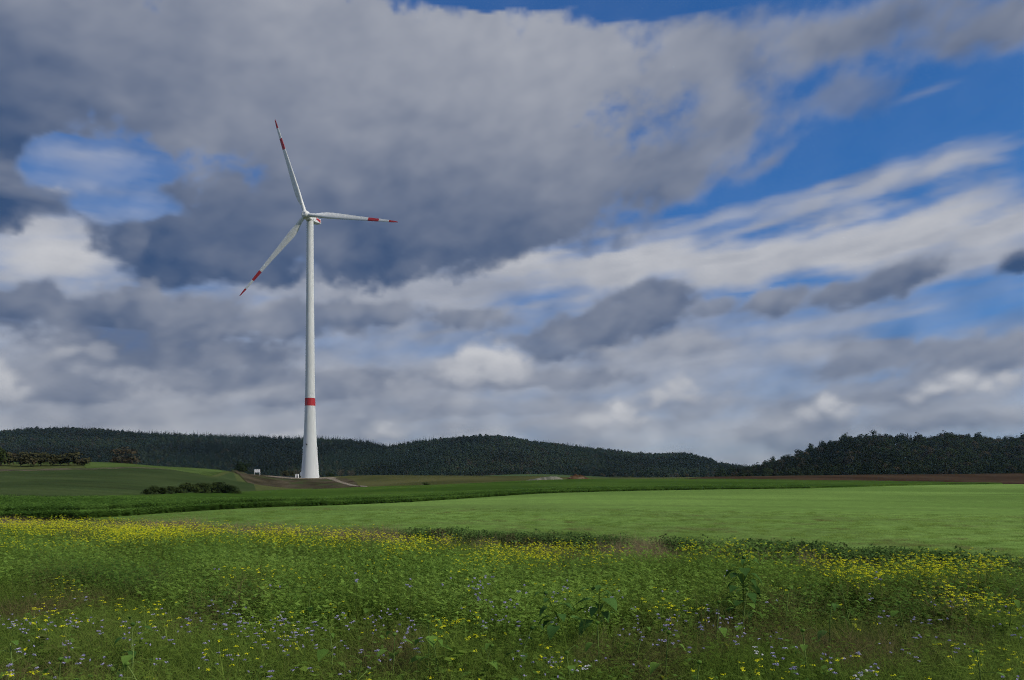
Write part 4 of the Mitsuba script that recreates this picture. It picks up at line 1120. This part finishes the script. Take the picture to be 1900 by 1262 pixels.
# yellow-flowered mustard
def mustard(seed):
    rr = np.random.default_rng(seed); st, lf, fl = MB(), MB(), MB()
    top = np.array([rr.normal() * .06, rr.normal() * .06, rr.uniform(.80, .95)])
    st.ribbon([(0, 0, 0), top * [.4, .4, .55], top], 0.006, np.array([1, 0, 0.])); st.ribbon([(0, 0, 0), top * [.4, .4, .55], top], 0.006, np.array([0, 1., 0]))
    heads = [top]
    for q in range(rr.integers(4, 7)):
        a = rr.uniform(0, 6.28); t = rr.uniform(.45, .8); b = top * [t, t, t]
        e = b + np.array([math.cos(a), math.sin(a), 0]) * rr.uniform(.10, .24) + [0, 0, rr.uniform(.18, .34)]
        e[2] = min(e[2], 1.02)
        st.ribbon([b, (b + e) / 2 + np.array([math.cos(a), math.sin(a), -.3]) * .03, e], 0.004, np.array([-math.sin(a), math.cos(a), 0])); heads.append(e)
        o = np.array([math.cos(a), math.sin(a), -.2]) * rr.uniform(.08, .14)
        lf.rhombi((b - [0, 0, .1])[None], o[None], np.cross(o, [0, 0, 1.])[None] * .35)
    parts = []
    for h in heads:
        fl = MB()
        n = rr.integers(7, 13)
        d = unit(n, rr); d[:, 2] = np.abs(d[:, 2]) * .8
        c = h + d * rr.uniform(.008, .030, n)[:, None]
        nn = d + [0, 0, .4] + .4 * unit(n, rr); nn /= np.linalg.norm(nn, axis=1, keepdims=True)
        ax = np.cross(nn, unit(n, rr)); ax /= np.linalg.norm(ax, axis=1, keepdims=True); ay = np.cross(nn, ax)
        s = 0.0075
        fl.rhombi(c - ax * s, ax * 2 * s, ay * s * .5); fl.rhombi(c - ay * s, ay * 2 * s, ax * s * .5)
        parts.append(fl.mesh())
    return st.mesh(), lf.mesh(), parts


def with_heads(gid, stem, mat, heads, leaves=None):
    g = {'type': 'shapegroup', 'stem': mikit.ply(*stem)}
    if leaves is not None:
        g['leaves'] = mikit.ply(leaves, 'm_leaf')
    for k, h in enumerate(heads):
        g['flower_head' if k == 0 else 'flower_head_%03d' % k] = mikit.ply(h, mat)
    scene[gid] = g


GM = []
for k in range(6):
    a_, b_, c_ = mustard(400 + k)
    with_heads(f'g_mustard{k}', (a_, 'm_blade'), 'm_petal_yellow', c_, b_); GM.append(f'g_mustard{k}')
spots = []
def zone(n, u0, u1, y0, y1, what, clump=0.45):
    got = 0
    while got < n:
        u, Y = r.uniform(u0, u1), r.uniform(y0, y1)
        x, y = at(u, Y)
        far = np.interp(u, FAR_U, FAR_Y)
        if Y > far + 0.5 or meshkit.fbm(np.array([[x / 1.3, y / 1.3, 9.]]), 2, 71)[0] < clump:
            continue
        spots.append((x, y, what)); got += 1


BAND, MIDB, RIGHT, LOOSE, FRONT = range(5)
zone(600, -80, 330, 20.5, 25.4, BAND, 0.3); zone(300, 200, 560, 18.6, 23.4, BAND, 0.4); zone(120, -60, 500, 17, 20.5, BAND, 0.5); zone(150, 480, 780, 17.0, 20.8, MIDB, 0.48); zone(180, 720, 1110, 15.5, 18.2, MIDB, 0.42); zone(50, 700, 1100, 13.5, 15.6, MIDB, 0.5)
zone(55, 1090, 1560, 12.6, 15.2, LOOSE, 0.45); zone(125, 1540, 1960, 11.9, 14.0, RIGHT, 0.4); zone(30, 1560, 1960, 9.6, 12, RIGHT, 0.5); zone(30, 0, 1900, 8.5, 14, LOOSE, 0.5); zone(8, 1400, 1900, 6, 9, LOOSE, 0.45); zone(8, 0, 1900, 5.8, 7.4, LOOSE, 0.5)
for (u, v, n) in ((92, 1112, 2), (115, 1143, 1), (62, 1110, 1), (272, 1115, 2), (300, 1120, 1), (515, 1135, 2), (560, 1145, 1), (858, 1130, 3), (900, 1145, 1), (820, 1140, 1), (1255, 1102, 2), (1222, 1092, 1), (1240, 1085, 1), (410, 1172, 1), (450, 1176, 1), (1590, 1105, 1), (1820, 1070, 2), (1460, 1000, 2),
                  (1850, 1190, 1), (1765, 1228, 1), (1790, 1256, 1), (1830, 1262, 1), (12, 1240, 2), (45, 1255, 1), (25, 1215, 1), (1300, 1255, 1), (1245, 1258, 1), (1870, 1232, 1), (1640, 1225, 1), (1885, 1085, 2), (1440, 1225, 1)):
    for q in range(n):
        Y = (EYE - 0.95) * 1372 / (v - 884); x, y = at(u + r.normal() * 9, Y + r.normal() * .15)
        spots.append((x, y, FRONT))
spots.sort(key=lambda s: s[1] + (4 if s[2] == BAND else 0))
TELL = ('yellow-flowered mustard plant in the dense yellow band along the far left edge of the meadow', 'yellow-flowered mustard plant in the yellow drift along the middle of the meadow edge', 'yellow-flowered mustard plant in the bright drift at the right edge of the meadow',
        'single yellow-flowered mustard plant standing loosely among green leaves', 'yellow-flowered mustard plant with bright flower heads in the near foreground')
nm = 0
for k, (x, y, what) in enumerate(spots):
    h = sward(x, y)
    H = (h + r.uniform(0.12, 0.34)) / 0.97
    if what == FRONT:
        H = r.uniform(0.88, 1.0)
    m = place(x, y, 0, r.uniform(0, 360), r.uniform(0.8, 1.15) * (1.25 if what in (RIGHT, FRONT) else 1.1), H)
    if k < 300:
        key = next_key('mustard_plant'); inst(key, GM[r.integers(6)], m); lab(key, TELL[what], 'flower', ('mustard of the far left band', 'mustard of the middle drift', 'mustard of the right drift', 'mustard standing loosely', 'mustard in the near foreground')[what])
    else:
        nm += 1; inst('mustard_flowers__%05d' % nm, GM[r.integers(6)], m)
lab('mustard_flowers', 'bright yellow mustard flowers massed along the far edge of the meadow', 'flowers', None, 'stuff')


# purple phacelia
def phacelia(seed):
    rr = np.random.default_rng(seed); st, heads = MB(), []
    for q in range(rr.integers(2, 5)):
        fl = MB()
        a = rr.uniform(0, 6.28); R = rr.uniform(.03, .16)
        e = np.array([R * math.cos(a), R * math.sin(a), rr.uniform(.82, 1.0)])
        st.ribbon([(0, 0, 0), e * [.5, .5, .6], e], 0.003, np.array([-math.sin(a), math.cos(a), 0]))
        for w in range(2):       # curled heads
            t = np.linspace(0, 3.8, 7); b = rr.uniform(0, 6.28)
            cx = 0.013 * np.cos(t) * (1 - t / 8); cz = 0.016 * np.sin(t) * (1 - t / 8)
            c = e + np.stack([cx * math.cos(b) + .012 * math.cos(b), cx * math.sin(b) + .012 * math.sin(b), cz], 1)
            ax = unit(7, rr) * .0062; ay = np.cross(ax, unit(7, rr)); ay /= np.linalg.norm(ay, axis=1, keepdims=True) / .0062
            fl.quads(c, ax, ay)
        heads.append(fl.mesh())
    return st.mesh(), heads


GP = []
for k in range(5):
    a_, b_ = phacelia(500 + k)
    with_heads(f'g_phacelia{k}', (a_, 'm_stalk'), 'm_petal_white' if k == 4 else 'm_petal_purple', b_); GP.append(f'g_phacelia{k}')
ps = []
while len(ps) < 240:
    k = len(ps)
    u = r.uniform(-20, 1920)
    v = r.normal(1148, 26) if k < 180 else r.uniform(1130, 1275) if k < 240 else r.uniform(1040, 1130)
    if v < 1030:
        continue
    hp = 0.62
    Y = (EYE - hp) * 1372 / (v - 884); x, y = at(u, Y)
    if meshkit.fbm(np.array([[x / 0.9, y / 0.9, 2.]]), 2, 72)[0] < 0.42 + 0.10 * (u > 1350):
        continue
    ps.append((x, y, u))
ps.sort(key=lambda s: s[1])
npb = 0
for k, (x, y, u) in enumerate(ps):
    g = r.integers(5) if r.random() < .15 else r.integers(4)
    m = place(x, y, 0, r.uniform(0, 360), r.uniform(.75, 1.1), (sward(x, y) + r.uniform(0.04, .16)))
    if k < 300:
        key = next_key('phacelia_plant' if g < 4 else 'white_flower'); inst(key, GP[g], m)
        t = ('thin-stemmed plant with small lilac-blue curled flower heads among the foreground grass' if g < 4 else 'thin-stemmed plant with tiny whitish flower heads among the foreground grass')
        lab(key, t, 'flower', 'lilac flowers of the foreground' if g < 4 else 'whitish flowers of the foreground')
    else:
        npb += 1; inst('lilac_flowers__%04d' % npb, GP[g], m)
if npb:
    lab('lilac_flowers', 'scattered lilac-blue flowers further back in the green meadow', 'flowers', None, 'stuff')


# young sunflowers not in bloom
def heart_leaf(L, W, droop, fold, rr):
    """A heart-shaped leaf from its stalk end at the origin along +x, drooping."""
    t = np.array([0, .10, .25, .45, .65, .85, 1.0]); w = np.array([.30, .80, 1.0, .92, .66, .30, .0]) * W / 2
    x = L * t; z = -droop * L * t ** 1.7
    x = x * (1 - .25 * droop * t)
    x0 = x.copy(); x0[0] -= 0.10 * L
    mid = np.stack([x, 0 * x, z], 1)
    lft = np.stack([np.where(t == 0, x0, x), w, z + fold * w + rr.normal(size=7) * .02 * L], 1)
    rgt = np.stack([np.where(t == 0, x0, x), -w, z + fold * w + rr.normal(size=7) * .02 * L], 1)
    v = np.vstack([mid, lft, rgt]); i = np.arange(6)
    return v, np.vstack([np.stack([i, i + 1, i + 8, i + 7], 1), np.stack([i, i + 14, i + 15, i + 1], 1)])


def sunflower(seed, H, nl, L, big, lmat, smat, yellow=0, bud=True, bend=0.05, lowest=0.35):
    """Entries of one plant: stem, leaf, leaf_001 ..., bud."""
    rr = np.random.default_rng(seed)
    P = [np.array([0, 0, 0.]), np.array([rr.normal() * bend, rr.normal() * bend, H * .5]), np.array([rr.normal() * bend * 1.6, rr.normal() * bend * 1.6, H])]
    t = np.linspace(0, 1, 8)[:, None]
    C = (1 - t) ** 2 * P[0] + 2 * t * (1 - t) * P[1] + t ** 2 * P[2]
    mb = MB(); mb.tube(C, np.linspace(.009, .005, 8) * big, 6)
    ent, lv = {}, []
    ga = rr.uniform(0, 6.28)
    for k in range(nl):
        q = lowest + (1 - lowest) * k / max(nl - 1, 1)
        b = (1 - q) ** 2 * P[0] + 2 * q * (1 - q) * P[1] + q * q * P[2]
        ga += 2.4 + rr.normal() * .2
        up = rr.uniform(.2, .7); pl = rr.uniform(.06, .12) * big * (1.25 - .8 * max(0, q - .6))
        d = np.array([math.cos(ga), math.sin(ga), 0])
        e = b + d * pl + [0, 0, pl * up]
        mb.tube([b, (b + e) / 2 + [0, 0, .01], e], .003 * big, 4)
        s = L * 0.88 * rr.uniform(.55, 1.2) * (1 if q < .85 else .6)
        v, f = heart_leaf(s, s * rr.uniform(.68, .85), rr.uniform(.25, .95), rr.uniform(.05, .35), rr)
        c, sn = math.cos(ga), math.sin(ga)
        v = np.stack([v[:, 0] * c - v[:, 1] * sn, v[:, 0] * sn + v[:, 1] * c, v[:, 2]], 1) + e
        lv.append(mikit.ply((v, f), 'm_yellow_leaf' if k < yellow else lmat, smooth=True))
    ent['stem'] = mikit.ply(mb.mesh(), smat, smooth=True)
    for k, q in enumerate(lv):
        ent['leaf' if k == 0 else 'leaf_%03d' % k] = q
    if bud:
        s = trimesh.creation.icosphere(2, .022 * big); s.apply_scale((1, 1, .8)); s.apply_translation(C[-1] + [0, 0, .01]); ent['bud'] = mikit.ply(s, lmat, smooth=True)
    return ent


def plant_at(u, v, H, seed, nl, L, big, lmat, smat, yellow, label, bud=True, bend=.05, lowest=.35):
    Y = (EYE - H) * 1372 / (v - 884); x, y = at(u, Y)
    key = next_key('sunflower_plant')
    for k, d in sunflower(seed, H, nl, L, big, lmat, smat, yellow, bud, bend, lowest).items():
        scene[key + '__' + k] = {**d, 'to_world': place(x, y, 0)}
    lab(key, label, 'plant', None)


BL, BD, PS, GS = 'm_big_leaf', 'm_big_leaf_dark', 'm_pale_stem', 'm_leaf'
plant_at(1102, 1092, .98, 601, 15, .27, 1.3, BD, GS, 0, 'large dark-leaved sunflower plant right of the centre, its top bending over', True, .08, .5)
plant_at(1052, 1106, .95, 602, 12, .25, 1.3, BD, GS, 0, 'large drooping dark-leaved sunflower plant just left of the other large one', True, .12, .55)
plant_at(1382, 1036, 1.2, 603, 26, .24, 1.4, BD, GS, 0, 'tallest dark green leafy sunflower plant, above the others right of the centre', True, .04, .3)
rest = [(606, 1168, .72, 8, .17, BL, 1, 'bright green sunflower plant left of the middle with one yellow lower leaf'), (722, 1182, .66, 5, .15, BL, 0, 'light green sunflower plant with a hanging heart leaf in the middle foreground'),
        (792, 1158, .78, 9, .19, BL, 0, 'broad bushy light green sunflower plant in the middle foreground'), (240, 1192, .70, 4, .15, BL, 1, 'sunflower plant with bare stem and a yellow hanging leaf in the left foreground'),
        (255, 1160, .78, 8, .17, BD, 0, 'leafy darker sunflower plant behind the one with the yellow leaf at left'), (114, 1222, .66, 4, .13, BL, 0, 'slim sunflower plant with one heart leaf near the left bottom'),
        (34, 1196, .72, 6, .14, BL, 1, 'yellow-green sunflower plant at the left bottom corner'), (1112, 1158, .74, 3, .13, BL, 0, 'thin pale sunflower stem with a leaf tuft below the large dark plants'),
        (1240, 1172, .80, 4, .15, BL, 1, 'tall pale sunflower stem with one yellow leaf in the right middle foreground'), (1172, 1166, .70, 3, .12, BL, 0, 'short pale sunflower stem left of the tall pale one'),
        (1328, 1116, .86, 6, .14, BL, 1, 'pale-stemmed sunflower plant with small leaves right of the tall pale stem'), (1374, 1096, .90, 7, .16, BL, 0, 'mid green sunflower plant right below the tallest dark one'),
        (1580, 1088, .86, 6, .15, BL, 1, 'sunflower plant with pale stem and light top in the dim right half'), (1455, 1096, .80, 4, .13, BL, 1, 'small sunflower plant with pointed light leaves in the dim right half'),
        (1500, 1172, .70, 4, .13, BL, 0, 'bare pale sunflower stem with few leaves at the lower right'), (1542, 1122, .78, 5, .15, BD, 0, 'dark sunflower plant beside the pale-topped one at right'),
        (1815, 1208, .66, 3, .12, BL, 0, 'thin pale sunflower stem near the lower right corner'), (686, 1078, .86, 5, .15, BL, 0, 'light sunflower plant behind the lilac flowers left of the centre'),
        (582, 1094, .80, 5, .16, BL, 0, 'sunflower plant with narrow drooping light leaves left of the centre'), 
        (1060, 1222, .60, 4, .12, BL, 1, 'low yellowish sunflower plant at the bottom centre right'),
        (268, 1236, .60, 4, .13, BL, 0, 'low sunflower plant with a round leaf at the left bottom edge'), (652, 1228, .62, 3, .14, BL, 1, 'low sunflower plant with one bright leaf at the bottom left of centre'),
        (905, 1200, .62, 5, .13, BL, 0, 'light green sunflower plant at the bottom centre'), (1690, 1120, .80, 5, .13, BL, 0, 'light sunflower plant in the dim grass at far right'),
        (820, 1196, .62, 3, .14, BL, 1, 'sunflower plant with one bright round leaf just below the bushy one'), (1290, 1228, .60, 3, .11, BL, 0, 'short sunflower plant at the bottom right of centre'),
        (975, 1172, .68, 6, .15, BD, 0, 'darker sunflower plant at the right of the bushy light one'), (1870, 1100, .85, 5, .13, BL, 0, 'thin light sunflower plant at the right edge')]
for k, (u, v, H, nl, L, lm, ye, t) in enumerate(rest):
    plant_at(u, v, H, 610 + k, nl, L, 1.1, lm, PS, ye, t, k % 3 != 0)
